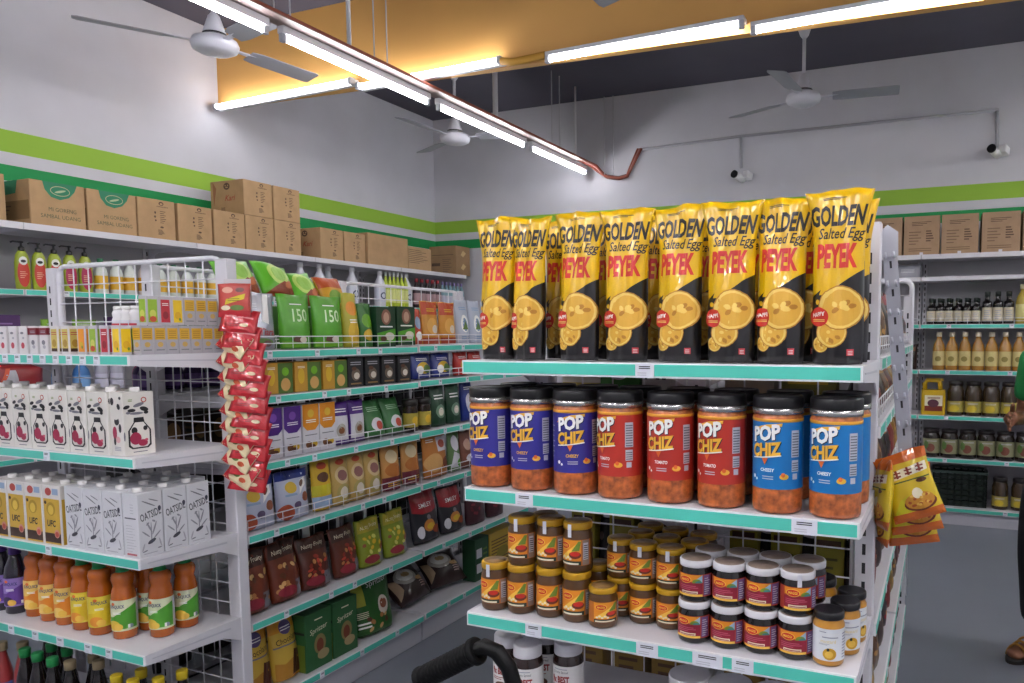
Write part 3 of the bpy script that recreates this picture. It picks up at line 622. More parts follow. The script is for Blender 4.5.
ofr = [E(-.006, .162, .028, .0022, GRYL, 10, -.45), E(.012, .170, .02, .0018, GRYL, 8, -.35), T('OATSIDE', 0, .128, .076, .024, M('#3c3c44', .6), .012, 0, .20), E(.033, .142, .006, .008, M('#3a3a4a', .6), 10),
       E(-.006, .088, .003, .020, OATS, 12, .5), E(.012, .084, .003, .022, OATS, 12, -.4), E(-.02, .07, .0025, .018, OATS, 12, .9), E(.02, .062, .0025, .018, OATS, 12, -.9), E(0, .07, .0022, .035, OATS, 12), E(-.012, .10, .007, .003, OATS, 10, .6), E(.010, .106, .007, .003, OATS, 10, -.5), E(.0, .045, .016, .006, M('#45454d', .6), 12, .35), E(-.03, .03, .003, .014, LTG, 8, -.4), E(.032, .035, .003, .016, LTG, 8, .3), E(.028, .02, .008, .002, GRYL, 8), E(-.025, .018, .010, .002, GRYL, 8, .2), LINES(-.03, .008, .02, .013, 1, LTG, .5)]
osd = [LINES(-.022, .018, .022, .105, 10, LTG, .16, 3), R(-.026, .118, .024, .122, M('#55555d', .6)), LINES(.0, .135, .014, .17, 4, LTG, .2), R(-.022, .006, .022, .012, M('#b8606a', .5))]
OC = Proto('oat_milk_carton', 'oat milk carton', None, [('body', carton('body', .088, .068, .196, OATW, ofr, osd, [R(-.047, -.012, .047, -.010, LTG)], osd)), ('screw_cap', cap_mesh(-.012, .004, .196, .013, .013))])
OC2 = Proto('oat_milk_carton', 'oat milk carton', None, [('body', carton('body', .077, .068, .196, OATW, scale_art(ofr, .86, 1, 0, 0), osd, [R(-.037, -.012, .037, -.010, LTG)], osd)), ('screw_cap', cap_mesh(-.012, .004, .196, .013, .013))])
grp = 'white oat milk cartons on the third shelf'
for k, y in enumerate((1.511, 1.591, 1.671)):
    OC2.put((-2.246, y, L3+.001), f'{ORD[k]} white oat milk carton along the open shelf side, from the front corner', grp, rz=radians(90+(0, 1, -1)[k]))
for j in range(4):
    for k in range(3):
        OC.put((-2.330-.0915*k, 1.506+.072*j, L3+.001), (f'{ORD[k]} white oat milk carton of the front row beside the corner carton' if j == 0 else f'white oat milk carton in the {ORD[j]} row back, {ORD[k]} in from the shelf side'), grp)
UY = M('#c9a233', .4); UR = M('#b5453d', .45); UBR = M('#3a2218', .5); UBL = M('#8fa6c4', .5)
ufr = [R(-.04, .0, .04, .148, UY), R(-.04, .006, .04, .036, UBR), E(.022, .036, .013, .014, M('#c98a7a', .5)), E(.022, .034, .009, .009, UR), T('UFC', -.004, .068, .044, .022, INK, .03, .15), E(-.004, .115, .022, .022, M('#a8861f', .5)), E(-.004, .112, .014, .016, M('#d8b84a', .5)), R(.006, .162, .036, .182, UBL), E(-.014, .171, .016, .013, UR), E(-.03, .135, .006, .006, UBR, 8)]
UC = Proto('coconut_milk_carton', 'milk carton', None, [('body', carton('body', .09, .068, .192, M('#d4d0cc', .45), ufr, [R(-.03, 0, .03, .148, UY)], (), [R(-.03, 0, .03, .148, UY)])), ('screw_cap', cap_mesh(.012, .004, .192, .013, .013))])
for k, x in enumerate((-2.626, -2.720, -2.814, -2.908)):
    UC.put((x, 1.507, L3+.001), f'{ORD[k]} yellow and white carton from the white oat milk cartons', 'yellow milk cartons on the third shelf')
    UC.put((x, 1.58, L3+.001), f'second-row yellow carton behind the {ORD[k]} yellow one, only its cap showing', 'yellow milk cartons on the third shelf')
# concentrate bottles
def cordial(body, capm, labm, lower, fruit, shape=1):
    prof = [(.031, 0), (.035, .004), (.0355, .05), (.0355, .135), (.031, .160), (.0275, .170), (.031, .182), (.0325, .195), (.029, .208), (.016, .216)] if shape else [(.031, 0), (.034, .004), (.0345, .14), (.030, .165), (.018, .195), (.0145, .21)]
    art = [P([(-.07, .03), (.05, .03), (.05, .125), (-.07, .125)], labm), P([(-.07, .035), (.05, .035), (.05, .115), (.02, .10), (-.02, .075), (-.07, .07)], lower), E(-.018, .047, .020, .016, fruit), E(-.004, .042, .013, .011, M('#e2b64a', .5)), E(.03, .042, .008, .007, GREYI, 10), R(.022, .036, .028, .048, WHT), T('SUNQUICK', -.008, .107, .046, .013, M('#27306a', .5), .02), E(-.018, .117, .006, .005, ORNG, 10), LINES(-.02, .084, .004, .092, 2, WHT, .5), R(.052, .03, .07, .125, GREYW)]
    z = prof[-1][1]
    ex = [('neck_ring', [(.0165, z-.004), (.019, z-.002), (.019, z+.001), (.0165, z+.002)], capm), ('cap', [(.016, z), (.0175, z+.001), (.0175, z+.026), (.016, z+.028)], capm)]
    return Proto('cordial_bottle', 'juice bottle', None, jar_parts(.0355, prof, body, (.028, .128, .0361, labm, art, 4.2), ex))
JO = M('#b45a12', .25, coat=.6); CG = M('#1d8a48', .4); CO = M('#d06a2c', .4); JP = M('#1c1426', .25, coat=.6); CP = M('#4b2d78', .4)
BG = cordial(JO, CG, M('#d3d6b0', .45), M('#4f9a2e', .45), M('#d9b23a', .5)); BY = cordial(JO, CG, M('#e0c93c', .45), M('#d8b820', .45), M('#d98a30', .5)); BO = cordial(JO, CO, M('#e0bb62', .45), M('#dd8420', .45), M('#e8c26a', .5)); BP = cordial(JP, CP, M('#8a72b4', .45), M('#5c3488', .45), M('#33204a', .5), 0)
grp = 'fruit cordial bottles on the fourth shelf'
for pr, x, y, r, n in ((BG, -2.410, 1.545, 12, 'green-labelled orange cordial bottle standing at the front shelf corner'), (BG, -2.312, 1.600, 8, 'green-labelled orange cordial bottle standing along the open shelf side'), (BG, -2.312, 1.685, 30, 'rear green-labelled orange cordial bottle by the mesh'), (BG, -2.402, 1.625, 14, 'green-labelled cordial bottle tucked between the corner bottles'),
    (BY, -2.513, 1.537, 40, 'yellow-labelled orange cordial bottle next to the green-labelled corner one'), (BY, -2.607, 1.542, 20, 'yellow-labelled orange cordial bottle next to the orange-capped ones'), (BO, -2.706, 1.548, 20, 'orange-capped cordial bottle beside the yellow-labelled ones'), (BO, -2.792, 1.550, 22, 'middle one of three orange-capped cordial bottles'), (BO, -2.885, 1.556, 24, 'orange-capped cordial bottle beside the purple ones'),
    (BP, -2.979, 1.545, 20, 'dark purple cordial bottle beside the orange-capped ones'), (BP, -3.062, 1.545, 16, 'dark purple cordial bottle at the cut picture edge'),
    (BG, -2.49, 1.635, 0, 'second-row cordial bottle behind the yellow-labelled corner neighbour'), (BY, -2.58, 1.638, 0, 'second-row cordial bottle behind the inner yellow-labelled one'), (BO, -2.67, 1.64, 0, 'second-row bottle behind the first orange-capped one'), (BO, -2.76, 1.64, 0, 'second-row bottle behind the middle orange-capped one')):
    pr.put((x, y, L4+.001), n, grp, rz=radians(r+22))
# dark sauce bottles on the base shelf
SOY = M('#150e0d', .2, coat=.7)
def sauce_bottle(body, capm, lab=None, h=.238):
    prof = [(.026, 0), (.0295, .004), (.030, .11), (.028, .135), (.017, h-.055), (.0135, h-.035), (.0135, h-.024)]
    art = [LINES(-.02, .03, .02, .09, 5, LTG, .4, 3)]
    return Proto('sauce_bottle', 'sauce bottle', None, jar_parts(.030, prof, body, (.02, .10, .0305, lab or M('#7a2a1e', .5), art, 4.0), [('cap', [(.0145, h-.03), (.017, h-.029), (.0175, h-.003), (.016, h)], capm)]))
SG = sauce_bottle(SOY, M('#1f8a48', .4)); ST = sauce_bottle(SOY, M('#8f7f60', .5)); SY = sauce_bottle(SOY, M('#d0b41c', .4), M('#b89a20', .5)); SR = sauce_bottle(M('#8a2a2a', .3, coat=.5), M('#8f7f60', .5), M('#4a5a9a', .5))
grp = 'sauce bottles on the base shelf'
for pr, x, y, n in ((SY, -2.238, 1.605, 'yellow-capped dark sauce bottle closest to the slotted post'), (SY, -2.318, 1.500, 'yellow-capped bottle at the cut lower edge under the shelf corner'), (SY, -2.258, 1.540, 'yellow-capped sauce bottle under the middle of the bare board corner'), (SY, -2.400, 1.502, 'front yellow-capped sauce bottle next to the tan-capped ones'), (SY, -2.368, 1.560, 'second yellow-capped sauce bottle next to the tan-capped ones'),
    (ST, -2.649, 1.512, 'front tan-capped dark sauce bottle'), (ST, -2.564, 1.550, 'tan-capped sauce bottle next to the yellow-capped ones'), (ST, -2.634, 1.578, 'tan-capped sauce bottle in the second row'), (SG, -2.730, 1.505, 'first green-capped sauce bottle from the tan-capped ones'), (SG, -2.820, 1.510, 'second green-capped sauce bottle from the tan-capped ones'), (SG, -2.898, 1.514, 'third green-capped sauce bottle from the tan-capped ones'),
    (SG, -2.772, 1.575, 'back-row green-capped bottle behind the first green cap'), (SG, -2.862, 1.578, 'back-row green-capped bottle behind the second green cap'), (SR, -2.968, 1.545, 'tan-capped red sauce bottle'), (SR, -3.035, 1.515, 'red sauce bottle at the cut picture edge'), (ST, -2.915, 1.62, 'back-row tan-capped bottle behind the third green cap'), (ST, -2.985, 1.635, 'back-row tan-capped bottle behind the red bottles')):
    pr.put((x, y, LB+.001), n, grp)
# small drink boxes on the top shelf
def drink_box(fm, sm, mark, h=.088, w=.040, d=.034):
    fr = [R(-w*.36, .008, w*.36, h-.010, fm)]+mark
    q = MB(); q.tube([(w*.3, -d/2-.002, h*.25), (w*.05, -d/2-.002, h*.85)], .0016, WHT, 6)
    return Proto('drink_box', 'drink box', None, [('body', carton('body', w, d, h, sm, fr, fr, [R(-.004, -.004, .004, .004, GREYW)], fr, .001))])
DW = M('#d6d2d2', .4); DSIL = M('#a9a6ae', .35)
kinds = {'white': drink_box(DW, DW, [E(.0, .026, .009, .010, M('#b8384a', .5)), E(-.002, .066, .009, .004, GRYL, 10), E(.004, .05, .006, .004, LTG, 9)]), 'maroon': drink_box(DW, DW, [R(-.02, .060, .02, .082, M('#7a2430', .5)), E(0, .036, .009, .008, GRYL, 10), E(.003, .022, .008, .006, LTG, 9), LINES(-.012, .066, .012, .076, 2, LTG, .4)]),
    'cream': drink_box(M('#c9b45c', .45), DW, [R(-.014, .008, .014, .018, UBR), E(0, .034, .010, .012, M('#a8862a', .5)), LINES(-.012, .06, .012, .072, 2, UR, .4)]), 'orange': drink_box(M('#e0901c', .4), M('#b8b4bc', .4), [E(0, .03, .008, .009, M('#c9a62a', .5)), E(.004, .022, .004, .005, LEAF, 8)]),
    'green': drink_box(M('#8fb52c', .4), M('#b8b4bc', .4), [E(0, .034, .010, .012, M('#c9cf5a', .5)), E(0, .018, .011, .009, M('#c0502c', .5))]), 'red': drink_box(M('#b52a36', .4), M('#b8b4bc', .4), [E(0, .03, .009, .012, M('#8a1c2a', .5)), LINES(-.01, .06, .01, .07, 2, WHT, .4)]),
    'yellow': drink_box(M('#e6c21c', .4), M('#b8b4bc', .4), [E(0, .03, .010, .012, M('#d8a81c', .5)), E(.006, .018, .004, .005, LEAF, 8)]), 'amber': drink_box(DSIL, DSIL, [R(-.0165, .045, .0165, .080, M('#d2a52c', .45)), LINES(-.012, .05, .012, .076, 4, M('#a87c1e', .5), .4), E(0, .03, .009, .008, M('#c9a45a', .5)), LINES(-.013, .012, .013, .018, 1, GRYL, .5)])}
seq = ['yellow', 'red', 'green', 'orange', 'cream', 'cream', 'maroon', 'maroon', 'white', 'white', 'white', 'white', 'white']
gx = 0; cn = {}
for k, c in enumerate(seq):
    x = -2.272-.0535*k-(.025 if k > 3 else 0); i = cn.get(c, 0); cn[c] = i+1
    nn = f'{c} drink box' if seq.count(c) == 1 else f'{ORD[i]} {c} drink box'
    kinds[c].put((x, 1.492, L1+.001), f'{nn} of the front row, counting from the shelf corner', 'small drink boxes on the top shelf')
    if k < 11: kinds[seq[(k+2) % 13]].put((x, 1.535, L1+.001), f'second-row drink box, {ORD[k]} from the shelf corner', 'small drink boxes on the top shelf')
for k in range(7):
    kinds['amber'].put((-2.228, 1.528+.0405*k, L1+.001), f'{ORD[k]} amber drink box along the open shelf side', 'small drink boxes on the top shelf', rz=pi/2)
for k, c in enumerate(['green', 'red', 'yellow', 'amber', 'amber', 'amber']):
    nn = c if c != 'amber' else ORD[k-3]+' amber'
    kinds[c].put((-2.236, 1.555+.0405*k, L1+.0905), f'{nn} drink box stacked on the amber row by the mesh', 'small drink boxes on the top shelf', rz=pi/2)
YB = Proto('yogurt_bottle', 'yogurt bottle', None, jar_parts(.02, [(.017, 0), (.0195, .003), (.0195, .03), (.016, .04), (.019, .052), (.012, .066)], M('#dcdadc', .35), (.008, .03, .0198, M('#cfd0da', .4), [R(-.03, .012, .02, .02, M('#c23a4a', .5))], 4), [('cap', [(.012, .064), (.0145, .065), (.0145, .074), (.012, .076)], CAPW)]))
for k in range(7):
    YB.put((-2.36-.046*k, 1.60, L1+.001), f'{ORD[k]} little white yogurt bottle behind the drink boxes from the open shelf side', 'yogurt bottles on the top shelf'); YB.put((-2.36-.046*k, 1.645, L1+.001), f'little yogurt bottle of the rear row, {ORD[k]} from the open shelf side', 'yogurt bottles on the top shelf')
for k in range(3): YB.put((-2.395-.042*k, 1.6225, L1+.0775), f'{ORD[k]} yogurt bottle stacked in the second tier', 'yogurt bottles on the top shelf')

# sachet strip hanging on the post
SRED = M('#bb1f2a', .3, coat=.4); SGR = M('#d9c8a0', .4); SGL = M('#5a7a34', .5)
sart = [R(-.05, .0, .05, .078, SRED), LINES(-.045, .018, .04, .030, 2, M('#7a141c', .4), .5, 3), P([(-.045, .050), (.045, .044), (.045, .050), (-.045, .058)], M('#d8888a', .4)), E(.018, .022, .014, .006, SGR, 12)]  # pale pink band paints a shiny highlight across each red sachet
sme = pouch('sachet', .118, .080, .024, SRED, sart, False, 0, 5, .0022, nu=10, nv=10)
cart_ = [P([(-.05, .0), (.05, .0), (.05, .05), (-.05, .078)], SGR), P([(-.05, .0), (-.02, .0), (-.05, .03)], SRED), P([(.05, .03), (.05, .078), (.0, .078)], SRED), E(-.01, .03, .016, .009, SGL, 12), E(.02, .022, .012, .008, M('#c0502c', .5), 12), E(-.025, .05, .012, .007, M('#c9a23a', .5), 12)]
smc = pouch('sachet', .105, .080, .02, SGR, cart_, False, 0, 9, .002, nu=10, nv=10)
root = link('sachet_strip', None, None, (-2.120, 1.778, .93)); tag(root, 'hanging strip of red instant soup sachets clipped to the mesh end post', 'sachet strip'); root.rotation_euler = (0, radians(-1), 0)
q = MB(); q.box(-.04, .04, .02, .0215, .0, .70, M('#c9c2c4', .3)); link('backing', q.mesh('backing'), root, (0, 0, 0), (0, 0, radians(35)))
hm = pouch('header_sachet', .105, .110, .012, M('#b8443c', .35), [R(-.05, .0, .05, .02, SRED), P([(-.03, .04), (.034, .058), (.038, .076), (-.026, .058)], M('#d8c42a', .4)), LINES(-.02, .052, .02, .064, 2, INK, .3), E(-.02, .088, .018, .01, M('#d9a08a', .5)), E(.02, .088, .014, .008, BRN), E(.01, .03, .022, .009, SGL), E(-.027, .03, .016, .008, CREAM)], False, 0, 8, .0012, nu=10, nv=10)
link('header_sachet', hm, root, (-.012, .0, .575), (radians(-4), 0, radians(28)))
for k in range(11):
    t = k/10; c = link('sachet', sme, root, (.004+.03*sin(pi*min(1, t*1.02)), -.006-.004*(k % 2), .525-.0525*k), (radians(-24), radians(5+7*t), radians(36)))
for k in range(9):
    c = link('sachet', smc, root, (-.024, -.024-.002*(k % 2), .46-.054*k), (radians(-18), radians(30), radians(12)))

# ================================================================== AISLE: pouches and boxes (faces look to +x)
AX = -2.225
def shelf_put(pr, ya, yb, z, label, grp, depth=.06, tilt=-3, rz=0, front_=AX, d=+1, sc=None):
    o = pr.put((front_-depth/2-.022-(.012 if tilt < -5 else 0), (ya+yb)/2, z+.002+depth*.5*abs(sin(radians(tilt)))+(.0055 if yb > 2.79 else 0)), label, grp); o.rotation_euler = (radians(tilt), 0, pi/2+radians(rz))
    if sc: o.scale = sc
    return o
def PK(name, cat, w, h, t, body, art, seed=1, stand=True, flare=0, matfn=None, wr=.002): return Proto(name, cat, pouch(name, w, h, t, body, art, stand, flare, seed, wr, matfn, nu=12, nv=14))
SILV = M('#a9aab4', .25, .35); GRN = M('#4f9c1c', .35, coat=.2); GRN2 = M('#6aa81e', .35); DG = M('#123a22', .35, coat=.2); BRWN = M('#5a3018', .35, coat=.2); CUP = M('#d9cfc0', .45); COFF = M('#7a4a26', .5); PURP = M('#4a1f7a', .35); ORA = M('#d98a1e', .35); WH = M('#cfcdd4', .35); REDP = M('#9c1c24', .3, coat=.2); NAVY = M('#1c2c7c', .35, coat=.2); NUT = M('#b07a42', .5); NUT2 = M('#d0a86a', .5); OLI = M('#8a8a26', .4); YLW = M('#d2ac2a', .4)
def cup(x, z, r): return [E(x, z, r*1.25, r*.5, CUP), E(x, z+r*.55, r, r*.7, CUP), E(x, z+r*.95, r*.92, r*.3, COFF)]
def nuts(n, w, z0, z1, sd, ms=(NUT, NUT2, BRWN)):
    rn = random.Random(sd); return [E(rn.uniform(-w*.36, w*.36), rn.uniform(z0, z1), rn.uniform(.008, .014), rn.uniform(.006, .010), ms[k % len(ms)], 10, rn.uniform(0, 3)) for k in range(n)]
z1, z2, z3, z4, z5, z6 = GZ
g1 = 'coffee and cereal packs on the top aisle shelf'
p = PK('cereal_pouch', 'pouch', .150, .205, .05, SILV, [LINES(-.05, .10, -.01, .17, 8, LTG, .3), P([(.0, .1), (.03, .2), (.05, .2), (.03, .09)], WHT), T('Tiara', .022, .062, .07, .026, REDP, .02, .2), E(.0, .025, .05, .014, SGL), E(.02, .02, .02, .012, BRN)], 4)
shelf_put(p, 1.907, 2.062, z1, 'silver pouch standing beside the red sachet strip on the top shelf', g1)
p = PK('coffee_pouch', 'pouch', .150, .205, .06, GRN, [T('150', .008, .125, .075, .05, M('#cfe6b8', .4), .01, .15), LINES(-.03, .165, .03, .172, 1, WHT, .6), E(-.005, .03, .03, .018, BRWN), E(.012, .032, .018, .012, CUP), P([(-.07, .005), (.07, .005), (.07, .012), (-.07, .03)], GRN2)], 6)
shelf_put(p, 2.076, 2.229, z1, 'bright green pouch next to the silver one', g1); shelf_put(p, 2.239, 2.395, z1, 'bright green pouch next to the yellow-green one', g1, rz=-4)
p = PK('coffee_pouch', 'pouch', .086, .225, .05, M('#a9a02a', .4), [E(0, .16, .03, .03, ORA), E(0, .06, .03, .05, YLW), LINES(-.02, .10, .02, .12, 2, WHT, .4)], 7); shelf_put(p, 2.402, 2.485, z1, 'narrow yellow-green pouch beside the bright green pouches', g1)
p = PK('coffee_pouch', 'pouch', .080, .185, .05, M('#2f6a22', .35), [E(0, .11, .028, .03, GRN2), E(.0, .05, .025, .025, YLW)], 8); shelf_put(p, 2.488, 2.565, z1, 'narrow dark green pouch beside the two portrait boxes', g1)
ob = [R(-.058, .0, .058, .17, DG), E(0, .13, .03, .034, M('#8a5a4a', .5)), E(.0, .128, .018, .023, M('#c49a84', .5)), P([(-.058, .06), (.058, .08), (.058, .02), (-.058, .01)], GRN), E(.02, .045, .03, .018, CUP), E(-.02, .035, .02, .012, BRWN), LINES(-.04, .085, .04, .095, 1, WHT, .6)]
BX = Proto('coffee_box', 'box', carton('coffee_box', .122, .05, .174, DG, ob, [R(-.02, 0, .02, .17, BLKS)]))
shelf_put(BX, 2.57, 2.692, z1, 'first dark green box with an oval portrait on the top shelf', g1, tilt=0); shelf_put(BX, 2.704, 2.826, z1, 'second dark green box with an oval portrait by the shelf joint', g1, tilt=0)
p = PK('drink_mix_pouch', 'pouch', .062, .165, .03, M('#b8442a', .35), [E(0, .1, .02, .03, UBL), E(0, .04, .02, .02, WHT)], 3); shelf_put(p, 2.842, 2.9, z1, 'slim red pouch with a blue patch beside the orange pouches', g1)
p = PK('drink_mix_pouch', 'pouch', .128, .205, .05, M('#c98a2a', .35), [P([(-.06, .14), (.06, .14), (.06, .2), (-.06, .2)], M('#b5401c', .4)), E(.0, .085, .04, .04, M('#dca34a', .4)), E(.01, .07, .02, .02, CUP), LINES(-.03, .155, .03, .175, 2, YLW, .5), R(-.06, .0, .06, .03, M('#a03a1c', .4))], 9)
shelf_put(p, 2.903, 3.03, z1, 'first orange and red pouch on the top shelf', g1); shelf_put(p, 3.04, 3.17, z1, 'second orange and red pouch, next to the white packs', g1)
p = PK('milk_powder_pouch', 'pouch', .105, .22, .05, M('#b4bac8', .35), [E(0, .10, .03, .045, WHT), E(0, .095, .018, .034, M('#7d93b4', .5)), P([(-.02, .07), (.02, .07), (0, .12)], SGL), LINES(-.03, .17, .03, .19, 2, UBL, .5), LINES(-.03, .02, .03, .04, 2, M('#7d93b4', .5), .5)], 2)
shelf_put(p, 3.178, 3.28, z1, 'first pale blue-white pack at the end of the top shelf', g1); shelf_put(p, 3.285, 3.40, z1, 'second pale blue-white pack behind the first, nearly under the crackers', g1); shelf_put(p, 3.41, 3.52, z1, 'last pale pack on the top shelf hidden by cracker pouches', g1)
# green bags lying over the spine on the top shelf
p = PK('snack_bag', 'bag', .17, .16, .075, M('#5fae2a', .35), [E(0, .09, .05, .05, M('#b9d46a', .4)), E(.0, .09, .035, .035, M('#8fc24a', .4)), P([(-.07, .0), (.07, .0), (.07, .04), (.02, .06), (-.03, .03)], M('#8a3a1c', .4)), E(.045, .05, .03, .015, M('#c06a3c', .5), 12, .5)], 12, False)
gl = 'green bags leaning on the spine behind the top shelf'
for k, (y, zz, r) in enumerate(((2.07, 0, 0), (2.235, 0, 8), (2.385, 0, -5))):
    o = p.put((-2.44, y, z1+(.175 if k == 2 else .205)), f'{ORD[k]} puffed green bag lying behind the pouches, from the red sachet strip', gl); o.rotation_euler = (radians(-32), radians(r), pi/2)
p = PK('snack_bag', 'bag', .15, .15, .06, M('#c9962a', .35), [P([(-.07, .09), (.07, .09), (.07, .15), (-.07, .15)], M('#b34a1c', .4)), E(0, .05, .04, .03, M('#6f9a2c', .4))], 13, False)
o = p.put((-2.43, 2.525, z1+.165), 'orange and yellow bag lying behind the narrow pouches', gl); o.rotation_euler = (radians(-25), 0, pi/2)
CBX = Proto('coffee_box', 'box', carton('coffee_box', .2, .16, .165, M('#3d6a2c', .5), [LINES(-.08, .02, .08, .06, 3, WHT, .4)]))
for k in range(3): CBX.put((-2.50, 2.0+.235*k, z1+.002), f'{ORD[k]} low green box under the green bags behind the pouches', gl, rz=pi/2)
g2 = 'boxes and bags on the second aisle shelf'
ob = [R(-.064, 0, -.004, .112, M('#b98a2c', .45)), R(-.004, 0, .064, .112, M('#4d6a2a', .45)), E(.03, .032, .022, .024, M('#c99a5a', .5)), E(-.034, .06, .016, .03, YLW), LINES(-.05, .09, -.016, .1, 2, WHT, .4), E(.03, .08, .016, .016, GRN2)]
BX = Proto('tea_box', 'box', carton('tea_box', .128, .06, .114, M('#b98a2c', .45), ob))
for k, (a, b) in enumerate(((1.975, 2.105), (2.115, 2.242), (2.255, 2.381))): shelf_put(BX, a, b, z2, f'{ORD[k]} yellow and green box from the red sachet strip on the second shelf', g2, tilt=0)
ob = [R(-.042, 0, .042, .12, BLKS), E(0, .05, .026, .026, M('#6a5a4c', .5)), E(.004, .045, .016, .014, CUP), LINES(-.03, .09, .03, .108, 2, LTG, .45), R(-.03, .01, .03, .016, M('#8a6a3a', .5)), E(-.01, .075, .014, .008, BRWN)]
BX = Proto('coffee_box', 'box', carton('coffee_box', .088, .06, .122, BLKS, ob))
for k, (a, b) in enumerate(((2.387, 2.478), (2.487, 2.577), (2.588, 2.680), (2.690, 2.785))): shelf_put(BX, a, b, z2, f'{ORD[k]} black coffee box from the yellow and green boxes', g2, tilt=0)
p = PK('biscuit_bag', 'bag', .15, .118, .06, NAVY, [E(.0, .05, .045, .028, YLW), E(.02, .045, .03, .02, SGL), E(-.03, .04, .02, .02, WHT), LINES(-.04, .085, .04, .1, 2, WHT, .4)], 14); shelf_put(p, 2.815, 2.955, z2, 'first blue bag in the fenced second shelf bay', g2); shelf_put(p, 2.965, 3.115, z2, 'second blue bag in the fenced second shelf bay', g2)
p = PK('biscuit_bag', 'bag', .115, .118, .06, M('#b5261c', .35), [E(0, .05, .03, .025, YLW), LINES(-.03, .085, .03, .1, 2, WHT, .4)], 15); shelf_put(p, 3.15, 3.265, z2, 'first red bag beside the blue bags', g2); shelf_put(p, 3.275, 3.39, z2, 'second red bag beside the blue bags', g2)
g3 = 'drink packs on the third aisle shelf'
def stand_pack(c, nm): return Proto('drink_mix_pack', 'pack', carton('drink_mix_pack', .082, .05, .186, WH, [P([(-.04, .186), (.04, .186), (.04, .105), (.02, .085), (-.02, .085), (-.04, .105)], c), E(0, .15, .016, .016, M('#d8b23a', .5) if c is ORA else M('#7a4aa8', .5)), LINES(-.025, .115, .025, .13, 2, WHT, .45), LINES(-.03, .065, .03, .072, 1, GRYL, .5), E(-.012, .03, .016, .014, COFF), E(.014, .03, .016, .012, YLW), E(.0, .022, .02, .008, BRWN)], [P([(-.02, .186), (.02, .186), (.02, .1), (-.02, .1)], c)]))
a_, b_ = stand_pack(PURP, 1), stand_pack(ORA, 1)
shelf_put(a_, 1.968, 2.055, z3, 'first purple-topped white pack beside the red sachet strip', g3, tilt=0); shelf_put(a_, 2.057, 2.142, z3, 'second purple-topped white pack next to the orange-topped ones', g3, tilt=0)
shelf_put(b_, 2.147, 2.230, z3, 'first orange-topped white pack next to the purple-topped ones', g3, tilt=0); shelf_put(b_, 2.232, 2.316, z3, 'second orange-topped white pack beside the violet packets', g3, tilt=0)
p = PK('drink_mix_pouch', 'pouch', .095, .178, .04, PURP, [R(-.04, .02, .04, .12, WH), E(0, .06, .024, .028, M('#a8a49c', .5)), E(0, .06, .014, .014, COFF), LINES(-.03, .135, .03, .155, 2, WHT, .4)], 16, False); shelf_put(p, 2.322, 2.40, z3, 'first violet packet with white window beside the orange-topped packs', g3, rz=-10); shelf_put(p, 2.408, 2.51, z3, 'second violet packet with white window beside the green bags', g3)
p = PK('cereal_bag', 'bag', .125, .165, .06, M('#2f6a34', .35), [E(0, .05, .035, .03, WH), E(.01, .045, .02, .02, M('#b5402c', .5)), LINES(-.035, .11, .035, .135, 3, M('#a8c8a8', .5), .4)], 17); shelf_put(p, 2.523, 2.645, z3, 'first green bag beside the violet packets', g3, tilt=-14); shelf_put(p, 2.652, 2.765, z3, 'second green bag beside the dark-lidded glass jars', g3, tilt=-14)
KJ = Proto('coffee_jar', 'jar', None, jar_parts(.036, [(.034, 0), (.036, .004), (.036, .10), (.033, .115), (.033, .12)], M('#2a1a12', .25, coat=.5), (.02, .085, .0364, M('#a8983a', .5), [E(-.005, .05, .018, .02, YLW)], 4), [('lid', [(.035, .118), (.037, .12), (.037, .145), (.034, .148)], M('#1c1412', .35))]))
shelf_put(KJ, 2.765, 2.845, z3, 'first dark-lidded coffee jar by the shelf joint', g3, tilt=0, rz=0); shelf_put(KJ, 2.86, 2.94, z3, 'second dark-lidded coffee jar by the shelf joint', g3, tilt=0)
p = PK('coffee_pouch', 'pouch', .118, .2, .05, DG, [E(0, .07, .034, .034, M('#6f8a74', .5)), E(0, .068, .02, .02, CUP), LINES(-.035, .13, .035, .16, 2, WHT, .4)], 18); shelf_put(p, 2.954, 3.07, z3, 'first dark green pouch past the shelf joint', g3); shelf_put(p, 3.078, 3.195, z3, 'second dark green pouch past the shelf joint', g3)
p = PK('coffee_pouch', 'pouch', .105, .205, .05, NAVY, [E(0, .09, .03, .05, WH), LINES(-.03, .16, .03, .18, 2, WHT, .4)], 19); shelf_put(p, 3.205, 3.31, z3, 'blue pouch just behind the first violet snack jar', g3)
g4 = 'cereal and biscuit packs on the fourth aisle shelf'
p = PK('cereal_bag', 'bag', .165, .182, .06, M('#b6bcd0', .35), [R(-.08, .15, .08, .182, NAVY), E(-.02, .12, .026, .022, YLW), P([(.01, .09), (.06, .12), (.06, .15), (.03, .14)], WHT), E(.035, .128, .016, .010, M('#6a4a3a', .5), 10, .8), E(.045, .075, .022, .018, M('#8a4a2c', .5)), E(.0, .05, .018, .014, M('#5a4a6a', .5)), E(-.05, .03, .03, .03, M('#a84a2a', .5)), LINES(-.05, .088, .0, .1, 1, UBL, .7)], 20, wr=.003)
shelf_put(p, 1.868, 2.018, z4, 'first blue and white cereal bag, half behind the mesh end post', g4); shelf_put(p, 2.022, 2.195, z4, 'second blue and white cereal bag on the fenced shelf', g4, rz=3)
p = PK('oat_pouch', 'pouch', .10, .205, .05, YLW, [R(-.05, .06, .05, .10, M('#c9c02a', .4)), R(-.05, .01, .05, .055, UBL), E(0, .13, .03, .02, BRWN), E(0, .175, .026, .014, M('#b5401c', .4))], 21); shelf_put(p, 2.208, 2.305, z4, 'yellow pouch with a pale blue base beside the cereal bags', g4)
